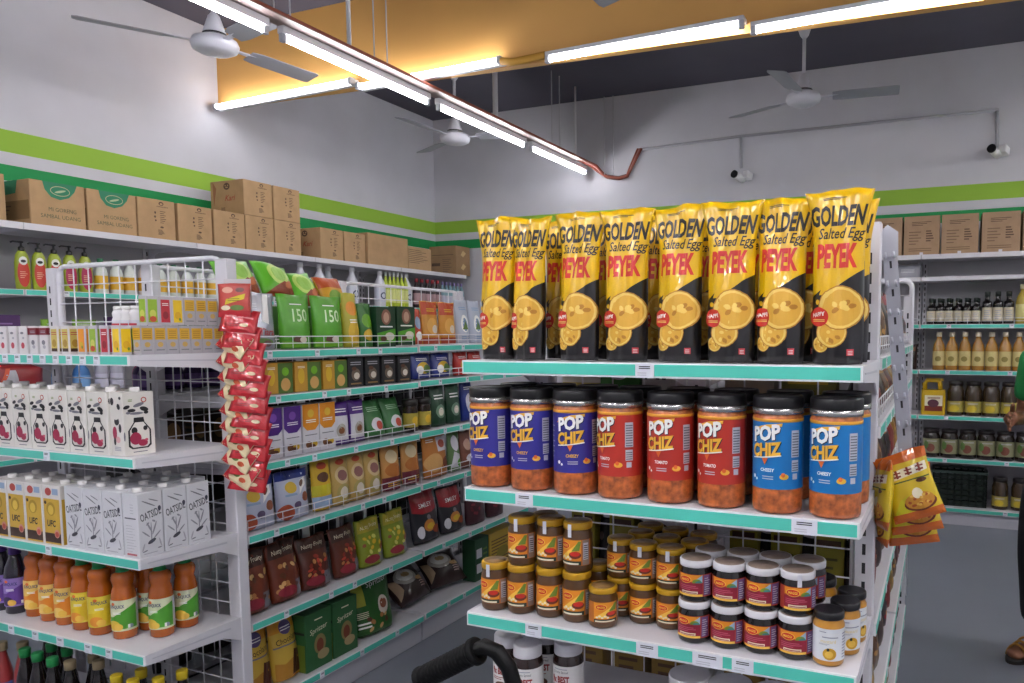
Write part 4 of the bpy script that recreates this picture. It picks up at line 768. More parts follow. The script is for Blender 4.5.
p = PK('oat_pouch', 'pouch', .098, .2, .05, M('#b99a56', .4), [E(0, .12, .036, .036, M('#cfb88a', .45)), E(0, .12, .026, .022, M('#8a5a56', .5)), E(0, .05, .034, .036, M('#a89a5a', .5)), E(0, .05, .02, .024, CUP), E(.0, .175, .024, .012, M('#b5401c', .4))], 22)
for k, (a, b) in enumerate(((2.312, 2.40), (2.405, 2.492), (2.497, 2.592))): shelf_put(p, a, b, z4, f'{ORD[k]} beige oval-patterned pouch from the yellow one', g4)
p = PK('biscuit_pouch', 'pouch', .125, .2, .05, M('#c08a4a', .4), [R(-.06, .0, .06, .06, M('#6a2434', .4)), E(0, .09, .05, .03, M('#b06a2a', .45)), E(.0, .15, .04, .03, M('#d9c8a0', .45)), LINES(-.04, .02, .04, .04, 2, YLW, .4)], 24); shelf_put(p, 2.6, 2.727, z4, 'first tan pouch with a maroon base', g4); shelf_put(p, 2.737, 2.86, z4, 'second tan pouch with a maroon base by the shelf joint', g4)
p = PK('biscuit_pouch', 'pouch', .185, .21, .06, M('#b9742a', .4), [R(.0, .12, .09, .19, WH), E(.04, .155, .03, .02, M('#a84a3a', .5)), E(-.03, .07, .06, .045, M('#d0a060', .5)), E(.06, .06, .03, .03, M('#7a3a1c', .5)), LINES(-.07, .17, -.02, .19, 2, WHT, .4)], 25); shelf_put(p, 2.885, 3.081, z4, 'wide orange and white pouch past the shelf joint', g4)
p = PK('biscuit_pouch', 'pouch', .095, .198, .05, M('#5a7a4a', .4), [E(0, .14, .03, .04, WH), P([(-.04, .02), (.04, .02), (.03, .08), (-.02, .1)], WH), E(.02, .04, .02, .02, GRN)], 26); shelf_put(p, 3.089, 3.182, z4, 'green and white pouch beside the wide orange one', g4)
p = PK('biscuit_pouch', 'pouch', .095, .19, .05, M('#7a4a3a', .4), [E(0, .12, .03, .03, M('#c9a08a', .5)), E(.01, .05, .03, .02, WH)], 27); shelf_put(p, 3.19, 3.285, z4, 'brown pouch just behind the first snack jar', g4)
g5 = 'nut and candy bags on the fifth aisle shelf'
def nut_bag(w, h, body, sd, ms=(NUT, NUT2, BRWN), top=M('#3a1a10', .4)):
    return PK('nut_bag', 'bag', w, h, .07, body, [P([(-w*.45, h*.72), (w*.45, h*.72), (w*.4, h*.97), (-w*.4, h*.97)], top), T('Nutty Fruity', 0, h*.82, w*.7, h*.10, CREAM, .0, .25, .06), R(w*.14, h*.03, w*.42, h*.28, GRYL)]+nuts(16, w, h*.12, h*.62, sd, ms)+[E(-w*.12, h*.14, w*.26, h*.09, M('#8a2434', .45))], sd, True, .02, None, .004)
NB = nut_bag(.155, .225, M('#6a2c16', .35, coat=.2), 31); NB2 = nut_bag(.15, .205, M('#54200f', .35, coat=.2), 33, (M('#b5402c', .5), NUT, M('#8a2a1c', .5)))
shelf_put(NB, 1.866, 2.004, z5, 'first brown nut bag, half behind the mesh end post', g5, .08, -7); shelf_put(NB, 2.015, 2.155, z5, 'second brown nut bag from the mesh end post', g5, .08, -9, 5); shelf_put(NB2, 2.152, 2.305, z5, 'third brown nut bag, reddish, from the mesh end post', g5, .08, -8, -5); shelf_put(NB2, 2.322, 2.472, z5, 'fourth brown nut bag, reddish, beside the yellow-green bags', g5, .08, -8, 4)
NY = nut_bag(.15, .205, M('#7c8a1e', .4), 35, (YLW, M('#8a4a2c', .5), M('#c9c86a', .5)), M('#a89a2a', .45))
shelf_put(NY, 2.475, 2.613, z5, 'first yellow-green nut bag beside the brown ones', g5, .08, -7); shelf_put(NY, 2.628, 2.785, z5, 'second yellow-green nut bag by the shelf joint', g5, .08, -7)
p = PK('candy_bag', 'bag', .2, .25, .07, M('#1b1a22', .35, coat=.2), [P([(-.09, .15), (-.04, .135), (.04, .135), (.09, .15), (.09, .24), (-.09, .24)], REDP), T('SMILEY', .0, .175, .10, .022, WHT, .01, .1), E(.0, .075, .04, .03, M('#c9803a', .5)), E(.01, .07, .03, .016, YLW), E(-.06, .05, .02, .03, WH), E(.05, .05, .03, .02, M('#8a3a1c', .5)), E(0, .115, .014, .012, GRYL)], 37, wr=.003)
shelf_put(p, 2.83, 3.03, z5, 'first red and black candy bag past the shelf joint', g5, .08, -8); shelf_put(p, 3.04, 3.235, z5, 'second red and black candy bag, half behind the first', g5, .08, -8, sc=(1, 1, .92))
p = PK('candy_bag', 'bag', .165, .2, .07, M('#3a141c', .35, coat=.2), nuts(10, .165, .03, .16, 9, (M('#7a2a34', .5), M('#8a6a6a', .5), M('#5a1c24', .5)))+[P([(.02, .1), (.08, .13), (.08, .19), (.03, .17)], M('#a81c3a', .4))], 38); shelf_put(p, 3.245, 3.41, z5, 'first dark maroon bag under the violet snack jars', g5, .08); shelf_put(p, 3.43, 3.60, z5, 'second dark maroon bag under the violet snack jars', g5, .08)
g6 = 'bags and boxes on the base aisle shelf'
p = PK('chocolate_drink_pouch', 'pouch', .135, .265, .07, M('#c9a640', .4), [P([(-.067, .18), (.067, .19), (.067, .262), (-.067, .262)], M('#c98a1e', .4)), E(.0, .195, .03, .027, M('#5a4a7a', .45)), LINES(-.025, .185, .025, .205, 2, WHT, .3), T('Chocolate', .0, .150, .10, .022, INK, .0, 0, .1), R(-.06, .125, .05, .131, GRYL), P([(-.06, .0), (.06, .0), (.06, .09), (-.03, .06), (-.06, .07)], M('#b5802a', .45)), P([(.0, .01), (.05, .01), (.055, .095), (.015, .105)], M('#4a1c14', .4))], 41, wr=.003)
shelf_put(p, 1.868, 1.998, z6, 'first yellow pouch on the base shelf, half behind the mesh end post', g6, .08, -6); shelf_put(p, 2.008, 2.130, z6, 'second yellow pouch on the base shelf beside the green boxes', g6, .08, -6, 4)
ob = [R(-.066, 0, .066, .228, M('#2c6034', .45)), T('Spritzer', .0, .155, .09, .028, CREAM, .0, .2, .12), E(.005, .095, .03, .04, M('#8a7a4a', .5)), E(.005, .09, .018, .028, M('#7a3a24', .5)), E(.02, .05, .03, .02, M('#a8946a', .5)), LINES(-.02, .195, .02, .205, 1, CREAM, .5)]
BX = Proto('cereal_box', 'box', carton('cereal_box', .134, .07, .228, M('#2c6034', .45), ob, [R(-.03, 0, .03, .22, M('#5a6a24', .5))], (), [R(-.03, .0, .03, .11, M('#6a7a24', .5)), R(-.03, .15, .03, .16, BLKS)]))
shelf_put(BX, 2.118, 2.254, z6, 'first green box on the base shelf beside the yellow pouches', g6, .07, 0); shelf_put(BX, 2.262, 2.397, z6, 'second green box on the base shelf beside the puffed green bag', g6, .07, 0)
p = PK('cereal_bag', 'bag', .2, .245, .09, M('#245c1c', .35, coat=.2), [R(-.09, .12, -.045, .235, M('#a8a82a', .4)), T('Spritzer', .03, .2, .11, .03, WHT, .0, .2, .1), E(.035, .105, .03, .038, CUP), E(.035, .11, .02, .02, M('#8a4a2c', .5)), LINES(-.085, .03, -.035, .06, 2, WHT, .5), LINES(-.085, .07, -.04, .1, 4, CREAM, .4)]+nuts(9, .12, .02, .07, 3), 43, wr=.004)
shelf_put(p, 2.43, 2.66, z6, 'puffed green bag leaning on the base shelf by the empty board', g6, .07, -9, -10, sc=(1.08, 1, 1.06))
p = PK('coffee_bag', 'bag', .24, .19, .12, M('#2e130e', .3, coat=.2), [E(-.02, .12, .07, .046, M('#a8a096', .4)), E(-.02, .125, .055, .034, M('#d8d4cc', .4)), E(-.02, .128, .03, .016, M('#b89a6a', .4)), P([(-.11, .02), (-.08, .06), (-.09, .12), (-.115, .14)], M('#b59a7a', .45)), LINES(.03, .04, .10, .075, 3, M('#c9a8a0', .45), .4, 3), E(.05, .085, .03, .012, M('#c9a06a', .5))], 45, False, wr=.005)
for k, (y, r) in enumerate(((2.87, 2), (3.13, -14))):
    o = p.put((-2.315, y, z6+.034), f'{("first", "second")[k]} dark brown coffee bag slumped on the base shelf past the joint', g6); o.rotation_euler = (radians(-46), 0, pi/2+radians(r))
p2 = Proto('cereal_box', 'box', carton('cereal_box', .13, .08, .225, M('#1f4a2c', .45), [R(-.05, .12, .0, .17, WH), R(-.05, .04, .0, .09, WH), LINES(.01, .05, .05, .18, 5, SGL, .4)])); shelf_put(p2, 3.262, 3.392, z6, 'dark green box with white panels beside the lying coffee bags', g6, .08, 0)
p = Proto('wafer_box', 'box', carton('wafer_box', .26, .08, .22, M('#b8962c', .45), [LINES(-.11, .03, .11, .19, 9, M('#6a4a1c', .5), .4, 3), E(.0, .1, .06, .03, M('#8a7a24', .5))])); shelf_put(p, 3.40, 3.66, z6, 'yellow box at the end of the base shelf behind the first sauce jar', g6, .08, 0)

# ================================================================== CARDBOARD CARTONS on the side wall shelving
CGRN = M('#2f7f5c', .7); CRDT = M('#a8452c', .7); TXTG = M('#4c5c44', .8)
def seams(w, h): return [R(-w/2+.004, h-.012, w/2-.004, h-.0105, CARDLINE)]
mi = [P([(-.075, .238), (.10, .238), (.085, .20), (.055, .165), (.01, .148), (-.035, .158), (-.065, .195)], CGRN), E(.012, .195, .05, .026, M('#c9b890', .7), 26), E(.012, .195, .047, .023, CGRN, 26), E(.012, .193, .03, .006, M('#a8b890', .7), 14, .3), T('MI GORENG', .02, .093, .14, .021, TXTG, .0), T('SAMBAL UDANG', .01, .055, .20, .021, TXTG, .0)]
mis = [P([(-.06, .238), (.06, .238), (.04, .17), (-.05, .165)], CGRN), R(-.15, .03, .15, .13, M('#8a6d46', .8)), LINES(-.12, .04, .0, .12, 4, CARDINK, .3, 2)]
B1 = Proto('cardboard_carton', 'carton', carton('cardboard_carton', .278, .32, .238, CARD, mi, mis, [R(-.14, -.025, .14, .025, TAPE)], mis, .003))
gb = 'cardboard cartons on the side wall shelving'
def wbox(pr, ya, yb, z, label, dx=0): return pr.put((-4.465-.16-dx, (ya+yb)/2, z+.001), label, gb, rz=pi/2)
wbox(B1, 2.49, 2.77, 2.03, 'first cardboard carton with a green oval logo, its shaded end showing'); wbox(B1, 2.78, 3.06, 2.03, 'second cardboard carton with a green oval logo, beside the plain printed ones')
wbox(B1, 2.10, 2.38, 2.03, 'cardboard carton cut by the picture edge beside the green-logo cartons')
kart = [E(.03, .218, .016, .012, CARDINK, 14), E(.03, .216, .009, .006, CARD, 10), LINES(.0, .196, .075, .204, 2, CARDINK, .5), E(-.01, .16, .006, .008, CARDINK, 10), E(-.012, .135, .007, .007, CARDINK, 10), E(-.008, .113, .006, .006, CARDINK, 10), LINES(.02, .10, .06, .18, 7, CARDINK, .35, 3), E(.03, .075, .012, .006, CARDINK, 10), LINES(.004, .028, .05, .062, 5, CARDINK, .55, 5)]
kends = [E(.0, .20, .03, .024, CARDINK, 18), E(-.012, .205, .006, .006, CARD, 10), E(.012, .205, .006, .006, CARD, 10), E(.0, .192, .014, .004, CARD, 10), T('Kari', .03, .12, .10, .04, CRDT, .01, .3), P([(-.13, .06), (-.10, .19), (-.135, .235)], M('#9a6648', .8)), LINES(-.06, .03, -.02, .06, 4, CARDINK, .5)]
B2 = Proto('cardboard_carton', 'carton', carton('cardboard_carton', .238, .32, .240, CARD, kart, kends, [R(-.02, -.16, .02, .16, TAPE)], kends, .003))
for k, (a, b) in enumerate(((3.062, 3.31), (3.318, 3.568), (3.575, 3.815), (3.822, 4.058), (4.068, 4.304))):
    wbox(B2, a, b, 2.03, f'{ORD[k]} bottom-layer noodle carton with small dark print, from the green-logo cartons')
wbox(B2, 3.812, 4.058, 2.272, 'upper stacked carton showing red lettering and a round logo on its end'); wbox(B2, 4.068, 4.304, 2.272, 'upper stacked carton farther along, above the bottom layer')
wbox(B2, 4.50, 4.733, 2.03, 'carton standing past the double stack, its logo end showing'); wbox(B2, 4.752, 4.984, 2.03, 'carton beside the wide plain one, print in a narrow column')
B3 = Proto('cardboard_carton', 'carton', carton('cardboard_carton', .51, .34, .262, CARD, [R(-.25, .13, .25, .1305, CARDLINE)], (), [R(-.25, -.03, .25, .03, TAPE)], (), .003)); wbox(B3, 5.006, 5.516, 2.03, 'wide plain cardboard carton without any print')
tx = [LINES(-.16, .06, .12, .19, 8, M('#7c634b', .8), .4, 3)]
B4 = Proto('cardboard_carton', 'carton', carton('cardboard_carton', .33, .32, .205, CARD, tx, (), (), tx, .003)); wbox(B4, 5.53, 5.86, 2.03, 'low carton covered with lines of print beside the wide plain one')
CARD2 = M('#9a7a58', .8, tex=('noise', 14, .10))
t5 = [LINES(-.13, .195, .13, .205, 1, CARDINK, .5), LINES(.0, .03, .11, .17, 7, M('#7c634b', .8), .4, 3), R(-.13, .09, -.03, .12, CARDINK), R(-.15, .17, .1, .176, CARDLINE)]
f5 = [P([(-.04, .2), (-.0, .245), (.05, .22), (.0, .18)], TAPE), P([(-.04, .07), (-.0, .115), (.05, .09), (.0, .05)], TAPE)]
B5 = Proto('cardboard_carton', 'carton', carton('cardboard_carton', .24, .32, .285, CARD2, f5, (), (), t5, .003)); wbox(B5, 6.25, 6.49, 2.03, 'dark printed carton in the room corner, yellow tape pieces on its narrow side')

# ------------------------------------------------------------------ bottles on the side wall shelving
def wash_bottle(front_col, top_col):
    b = MB(); rs = []
    for z, rx, ry in ((0, .028, .018), (.006, .032, .021), (.06, .035, .024), (.14, .034, .023), (.18, .028, .020), (.20, .018, .014), (.205, .012, .010)):
        rs.append([(rx*cos(2*pi*j/24), ry*sin(2*pi*j/24), z) for j in range(24)])
    b.loft(rs, M('#97a52a', .35, coat=.3))
    q = MB(); n = 16; zz = (.02, .155)
    q.art([E(0, .085, .026, .072, front_col, 30), E(.0, .15, .018, .022, M('#dcdcd0', .4), 18), E(.0, .148, .012, .008, INK, 12), LINES(-.016, .06, .016, .10, 4, M('#d8a080', .5), .4, 3)], lambda x, z, o: (x, -.0243*sqrt(max(0, 1-(x/.0365)**2))-o-.0005, z), grid_lines(-.03, .03, 10), (), base=.0006)
    p = MB(); p.lathe([(.013, .2), (.014, .202), (.014, .222), (.009, .226), (.005, .228), (.005, .244), (.011, .245), (.011, .252), (.006, .254)], BLACK, 16); p.tube([(0, 0, .249), (-.035, -.0, .250), (-.045, 0, .244)], .0045, BLACK, 8)
    return Proto('body_wash_bottle', 'bottle', None, [('body', b.mesh('body')), ('label', q.mesh('label')), ('pump', p.mesh('pump'))])
W1, W2 = wash_bottle(M('#c0392a', .4), 0), wash_bottle(M('#a8204e', .4), 0)
BX0 = -4.50; wz = 1.686
for k, y in enumerate((2.455, 2.535, 2.612, 2.69, 2.772)): (W1 if k < 3 else W2).put((BX0, y, wz), f'{("first", "second", "third", "first", "second")[k]} {"orange-red" if k < 3 else "magenta"} labelled pump bottle behind the mesh', 'pump bottles on the side wall shelving', rz=radians(75))
def plain_bottle(body, capm, labm, h=.27, r=.036, art=(), cap=.02):
    return Proto('cleaner_bottle', 'bottle', None, jar_parts(r, [(r*.9, 0), (r, .004), (r, h*.55), (r*.85, h*.68), (r*.42, h*.82), (r*.38, h*.9)], body, (h*.12, h*.5, r+.0004, labm, art, 4.2), [('cap', [(r*.42, h*.88), (r*.46, h*.885), (r*.46, h-.002), (r*.4, h)], capm)]))
WB = plain_bottle(M('#d4d4da', .35), WHITE, M('#c9ccd8', .4), .305, .047, [E(-.005, .09, .03, .03, M('#3a3f5a', .5)), E(-.005, .09, .02, .02, M('#c9ccd8', .5))])
for k, (y, x) in enumerate(((4.34, -4.52), (4.54, -4.53), (4.70, -4.60), (4.87, -4.51), (5.20, -4.51), (5.56, -4.52))): WB.put((x, y, wz), f'{ORD[k]} white bleach bottle above the coffee packs, from the stacked cartons', 'white bleach bottles on the side wall shelving', rz=pi/2)
LB_ = plain_bottle(M('#b4c43a', .35), WHITE, M('#d9dc8a', .4), .30, .032)
for k in range(6): LB_.put((-4.50, 5.265+.052*k if k < 6 else 0, wz), f'{ORD[k]} lime green bottle of the tight row, from the white bleach bottles', 'lime bottles on the side wall shelving', rz=pi/2, scale=(.75, .75, 1))
RB = plain_bottle(M('#2a1a22', .35), M('#9c2430', .4), M('#a8888a', .5), .27, .035); VB = plain_bottle(M('#7aa0a8', .35), M('#7a6a9a', .4), M('#b8b8c8', .5), .265, .03)
for k in range(5): RB.put((-4.50, 5.68+.078*k, wz), f'{ORD[k]} dark bottle with a red cap from the lime bottles', 'dark bottles on the side wall shelving', rz=pi/2)
for k in range(6): VB.put((-4.50, 6.07+.062*k, wz), f'{ORD[k]} pale blue bottle with a violet cap towards the room corner', 'pale bottles on the side wall shelving', rz=pi/2, scale=(.9, .9, 1))
GB = plain_bottle(M('#cfd4cc', .35), M('#1f6a44', .4), M('#d9a82c', .4), .20, .034); RW = plain_bottle(M('#d9ccc4', .35), M('#b5482c', .4), M('#d9a82c', .4), .21, .036)
for k, y in enumerate((2.862, 2.95, 3.03, 3.12, 3.22, 3.31, 3.40, 3.49, 3.58)): (RW if k == 3 else GB).put((-4.51, y, wz), ('orange-capped bottle with a yellow label among the green-capped ones' if k == 3 else f'{ORD[k if k < 3 else k-1]} green-capped bottle with a yellow label from the pump bottles'), 'yellow-labelled bottles on the side wall shelving', rz=pi/2)
PBX = Proto('soap_box', 'box', carton('soap_box', .12, .12, .14, M('#4a2a5a', .45), [LINES(-.05, .03, .05, .11, 4, M('#8a6a9a', .5), .4, 3)]))
for k, (y, z, n) in enumerate(((2.18, 1.686, 'pale blue and white box at the picture edge beside the pump bottles'),)):
    Proto('soap_box', 'box', carton('soap_box', .3, .14, .17, M('#b4c4d8', .45), [R(-.15, .13, .15, .17, M('#3a8a9a', .5)), E(.02, .08, .05, .03, M('#4a6ab4', .5)), LINES(.08, .03, .14, .11, 4, M('#7a9ac4', .5), .4)])).put((-4.54, y, z), n, 'boxes on the side wall shelving', rz=pi/2)
PBX.put((-4.54, 2.36, 1.411), 'dark violet box on the shelf under the pump bottles', 'boxes on the side wall shelving', rz=pi/2); PBX.put((-4.54, 2.98, 1.411), 'dark violet box seen through the mesh under the yellow-labelled bottles', 'boxes on the side wall shelving', rz=pi/2)
GP = PK('wipes_pack', 'pack', .13, .12, .06, M('#6f9a1c', .35), [E(0, .06, .04, .03, M('#b8c84a', .5)), LINES(-.04, .09, .04, .1, 2, WH, .4)], 51); GP.put((-4.52, 2.60, 1.411), 'yellow-green pack on the shelf under the magenta pump bottles', 'packs on the side wall shelving', rz=pi/2); GP.put((-4.52, 2.76, 1.411), 'second yellow-green pack on the shelf under the magenta pump bottles', 'packs on the side wall shelving', rz=pi/2)
RP = PK('detergent_bag', 'bag', .26, .17, .12, M('#8a2428', .35), [P([(-.12, .03), (-.02, .03), (-.03, .14), (-.07, .14)], M('#a8a6ac', .4)), P([(-.125, .03), (-.11, .03), (-.05, .15), (-.07, .15)], M('#c9502c', .4))], 52, False)
RP.put((-4.54, 2.42, 1.121), 'dark red detergent bag above the milk cartons', 'detergents on the side wall shelving', rz=pi/2)
BB = plain_bottle(M('#3a6fa8', .35), M('#c9d0e0', .4), M('#7aa4d0', .4), .19, .042); GRB = plain_bottle(M('#a8a6b4', .35), WHITE, M('#c4c2d0', .4), .2, .036); PKB = plain_bottle(M('#a8447a', .35), M('#c97aa0', .4), M('#c06a98', .4), .17, .034)
for pr, y, n in ((BB, 2.62, 'first blue bottle above the milk cartons'), (BB, 2.73, 'second blue bottle above the milk cartons'), (GRB, 2.84, 'first pale grey bottle above the milk cartons'), (GRB, 2.925, 'second pale grey bottle above the milk cartons'), (PKB, 3.06, 'first pink bottle seen through the mesh'), (PKB, 3.14, 'second pink bottle seen through the mesh')): pr.put((-4.52, y, 1.121), n, 'detergents on the side wall shelving', rz=pi/2)
PUB = plain_bottle(M('#3d2160', .35), M('#2a1640', .4), M('#7a5aa0', .4), .15, .04)
for k, (x, y) in enumerate(((-2.86, 1.98), (-2.86, 2.075), (-2.86, 2.17), (-2.86, 2.265), (-2.95, 2.02), (-2.95, 2.12))): PUB.put((x, y, z2+.002), f'{ORD[k]} deep purple bottle behind the end mesh beside the milk cartons', 'purple bottles behind the end mesh', scale=(1, 1, .8))
BRB = Proto('coffee_box', 'box', carton('coffee_box', .16, .1, .15, M('#3a2418', .5), [LINES(-.06, .03, .06, .12, 4, M('#6a4a2c', .5), .4, 3), E(.03, .07, .03, .03, M('#8a6a3c', .5))], [E(0, .08, .03, .04, M('#7a5a34', .5))], (), [E(0, .08, .03, .04, M('#7a5a34', .5))]))
for k, (x, y) in enumerate(((-2.78, 1.95), (-2.96, 1.95), (-2.78, 2.15), (-2.96, 2.15))): BRB.put((x, y, z3+.002), f'{ORD[k]} dark brown box behind the end mesh below the purple bottles', 'brown boxes behind the end mesh')
DBX = Proto('dark_box', 'box', carton('dark_box', .15, .1, .19, M('#17151c', .5), [LINES(-.05, .04, .05, .15, 4, M('#3a3a4a', .5), .4, 3)]))
for k, (x, y, z) in enumerate(((-2.80, 1.96, z4), (-2.97, 1.96, z4), (-2.80, 1.96, z5), (-2.97, 1.96, z5))): DBX.put((x, y, z+.002), f'{"upper" if k < 2 else "lower"} black box behind the end mesh, {"inner" if k % 2 == 0 else "outer"} one', 'black boxes behind the end mesh')

# ================================================================== GONDOLA BEHIND THE CRACKERS
OLB = Proto('tea_box', 'box', carton('tea_box', .075, .06, .19, M('#8f8423', .5), [LINES(-.025, .04, .025, .15, 5, M('#5a521a', .5), .3, 3), R(-.03, .16, .03, .18, M('#4a2a1a', .5))]))
DKB = Proto('candy_pouch', 'pouch', pouch('candy_pouch', .085, .17, .04, M('#1f1722', .4), nuts(8, .085, .03, .14, 6, (M('#5a4a5c', .5), M('#3a2a3c', .5), M('#6a5a5a', .5))), seed=53))
gg = 'packs seen through the mesh behind the sauce jars'
for k, x in enumerate((-.94, -.82, -.70, -.47, -.36, -.25)):
    OLB.put((x, 1.935, z4+.002), f'{ORD[k]} olive yellow box behind the mesh, from the empty aisle end', gg); DKB.put((x+.058 if k != 2 else x+.045, 1.95, z4+.002), f'{ORD[k]} dark pouch behind the mesh, from the empty aisle end', gg)
YBB = Proto('biscuit_box', 'box', carton('biscuit_box', .1, .06, .2, M('#8a6a1e', .5), [LINES(-.03, .04, .03, .16, 5, M('#5a3a14', .5), .4, 3)]))
for k, x in enumerate((-.93, -.80, -.68, -.47, -.35, -.22)): YBB.put((x, 1.935, z5+.002), f'{ORD[k]} ochre box low behind the mesh, from the empty aisle end', 'ochre boxes behind the low mesh')
def mid(name, w, body, art, x, label, z=z2): Proto(name, 'box', carton(name, w, .06, .125, body, art)).put((x, 1.94, z+.002), label, 'packs behind the snack jar lids')
mid('snack_box', .12, M('#c9b45a', .5), [R(-.06, .08, .06, .12, M('#d9d4c0', .5))], -.945, 'cream and yellow box behind the first violet snack jar')
mid('snack_box', .13, M('#3a7a2c', .5), [E(0, .11, .03, .02, WH)], -.83, 'green box behind the violet snack jars')
mid('printed_box', .12, M('#c4c2bc', .5), [R(-.055+.018*i, .075+.018*j, -.055+.018*i+.011, .075+.018*j+.011, INK) for i in range(6) for j in range(4) if (i*3+j*5+i*j) % 3], -.70, 'white box with a black checked print behind the inner violet jar')
mid('snack_box', .13, M('#b8a892', .5), [E(.02, .12, .03, .015, M('#a83a2c', .5))], -.46, 'beige box behind the red snack jars'); mid('snack_box', .14, M('#77702a', .5), [LINES(-.05, .09, .05, .13, 2, YLW, .4)], -.31, 'olive box behind the blue snack jars')
side_cols = [('#4a1c1c', '#8a3a2a'), ('#2c1710', '#7a4a2a'), ('#8a6a24', '#c9a23a'), ('#23141c', '#8a2434'), ('#5a3a1c', '#b88a4a'), ('#7a1c1c', '#c9502c')]
SP = [PK('snack_bag', 'bag', .15, .19, .07, M(a, .35, coat=.2), nuts(9, .15, .03, .12, 5+i, (M(b, .5), NUT, M(a, .5)))+[R(-.06, .14, .06, .17, M(b, .5))], 60+i) for i, (a, b) in enumerate(side_cols)]
nmz = {z1: 'top', z2: 'second', z3: 'third', z4: 'fourth', z5: 'fifth', z6: 'base'}
for r_, z in enumerate(GZ):
    for k in range(10):
        i = (k*2+r_*3+k//3) % 6
        o = SP[i].put((-.186, 1.965+.18*k+(.01 if k > 4 else 0), z+.01), f'{ORD[k]} snack bag from the clip strip post on the {nmz[z]} shelf facing the person', 'snack bags along the aisle with the person', rz=pi/2); o.rotation_euler = (radians(-4), 0, pi/2)
        if z == z2: o.scale = (1, 1, .60)

# the other face of the left run, its bags added and coloured dark for shade
SHADEB = [PK('coffee_bag', 'bag', .17, .19, .07, M(c, .45), nuts(5, .17, .04, .12, 90+i, (M(d, .5), M(c, .45)))+[R(-.07, .14, .07, .165, M(d, .5))], 90+i) for i, (c, d) in enumerate((('#1c1512', '#4a3626'), ('#14161f', '#34384a'), ('#221317', '#55282e')))]
for z, nz in ((z2, 'second'), (z3, 'third'), (z4, 'fourth'), (z5, 'fifth'), (z6, 'base')):
    for k in range(9):
        y = 1.965+.195*k+(.02 if k > 3 else 0)
        if z in (z2, z3, z4, z5) and k < 2 and not (z == z4 and k == 1): continue
        o = SHADEB[(k+int(z*10)) % 3].put((-2.79, y, z+.007), f'{ORD[k]} added shade-dark bag on the {nz} shelf behind the spine mesh, from the end post', 'added shade-dark bags behind the spine mesh'); o.rotation_euler = (0, 0, -pi/2); o.scale = (1, 1, .5 if z == z2 else .92)

# clip strip with hanging snack packets
root = link('clip_strip', None, None, (-.060, 1.875, 1.03)); tag(root, 'grey hanging clip strip with paired hooks beside the cracker pouches', 'clip strip'); root.rotation_euler = (0, radians(-5.6), 0)
q = MB(); q.box(-.016, .016, 0, .002, 0, .64, M('#a8a9b2', .4)); q.prism([(-.020, .60), (.018, .60), (.022, .655), (.0, .675), (-.02, .66)], 1, -.0006, .0026, M('#b4b5be', .4)); link('strip', q.mesh('strip'), root)
for k in range(9):
    q = MB()
    for x in (-.009, .009): q.tube([(x, 0, .07+.066*k), (x, -.014, .072+.066*k), (x, -.016, .082+.066*k)], .0028, M('#c9cad2', .4), 6)
    q.art([R(-.0025, .045+.066*k, .0025, .062+.066*k, SLOT)], front(0, 0), base=.0004); link('hook', q.mesh('hook'), root)
NO = M('#c9631a', .3, coat=.4); NYL = M('#d6b81c', .28, coat=.4)
nart = [R(-.056, .13, .056, .152, NO), R(-.056, 0, .056, .016, NO), P([(-.034, .095), (.05, .103), (.05, .122), (-.034, .114)], CREAM)]+[x for k in range(3) for x in (R(-.026+.026*k, .100+.0025*k, -.010+.026*k, .104+.0025*k, M('#7a2a14', .5)), R(-.021+.026*k, .098+.0025*k, -.016+.026*k, .116+.0025*k, M('#7a2a14', .5)), R(-.026+.026*k, .108+.0025*k, -.009+.026*k, .111+.0025*k, M('#7a2a14', .5)))]
nart += [LINES(-.03, .088, .05, .093, 1, M('#4a5a1c', .5), .6), E(.03, .084, .012, .005, BRWN, 12), P([(-.05, .02), (.03, .02), (.0, .06), (-.03, .05)], M('#c9c21c', .4)), E(.012, .036, .036, .018, M('#6a2c14', .45)), E(.012, .041, .033, .019, M('#c98a2c', .5)), E(.012, .058, .012, .012, CREAM, 14)]
rn = random.Random(4); nart += [E(.012+rn.uniform(-.026, .026), .042+rn.uniform(-.012, .014), .004, .003, (M('#a8501c', .5), M('#dcae4a', .5))[k % 2], 8) for k in range(16)]
NP = Proto('peanut_packet', 'snack packet', pouch('peanut_packet', .112, .152, .034, NYL, nart, False, .04, 71, .0025, lambda v: NO if v > .87 or v < .1 else NYL, nu=14, nv=16))
gp = 'yellow snack packets on the clip strip'
for (x, y, z, rz, ry, n) in ((-.038, 1.796, 1.030, 4, -20, 'front yellow and orange snack packet with large lettering on the clip strip'), (-.044, 1.836, .988, 2, -14, 'second yellow snack packet on the strip, peeking out under the front one'), (-.052, 1.876, .948, 0, -12, 'lowest yellow snack packet on the clip strip, only its food picture showing'), (-.121, 1.775, 1.005, -72, -6, 'yellow snack packet seen edge-on behind the front one, next to the post'), (-.124, 1.86, .945, -74, -5, 'rear edge-on yellow snack packet low beside the post')):
    o = NP.put((x+.004, y, z), n, gp, scale=1.02); o.rotation_euler = (radians(-3), radians(ry), radians(rz))

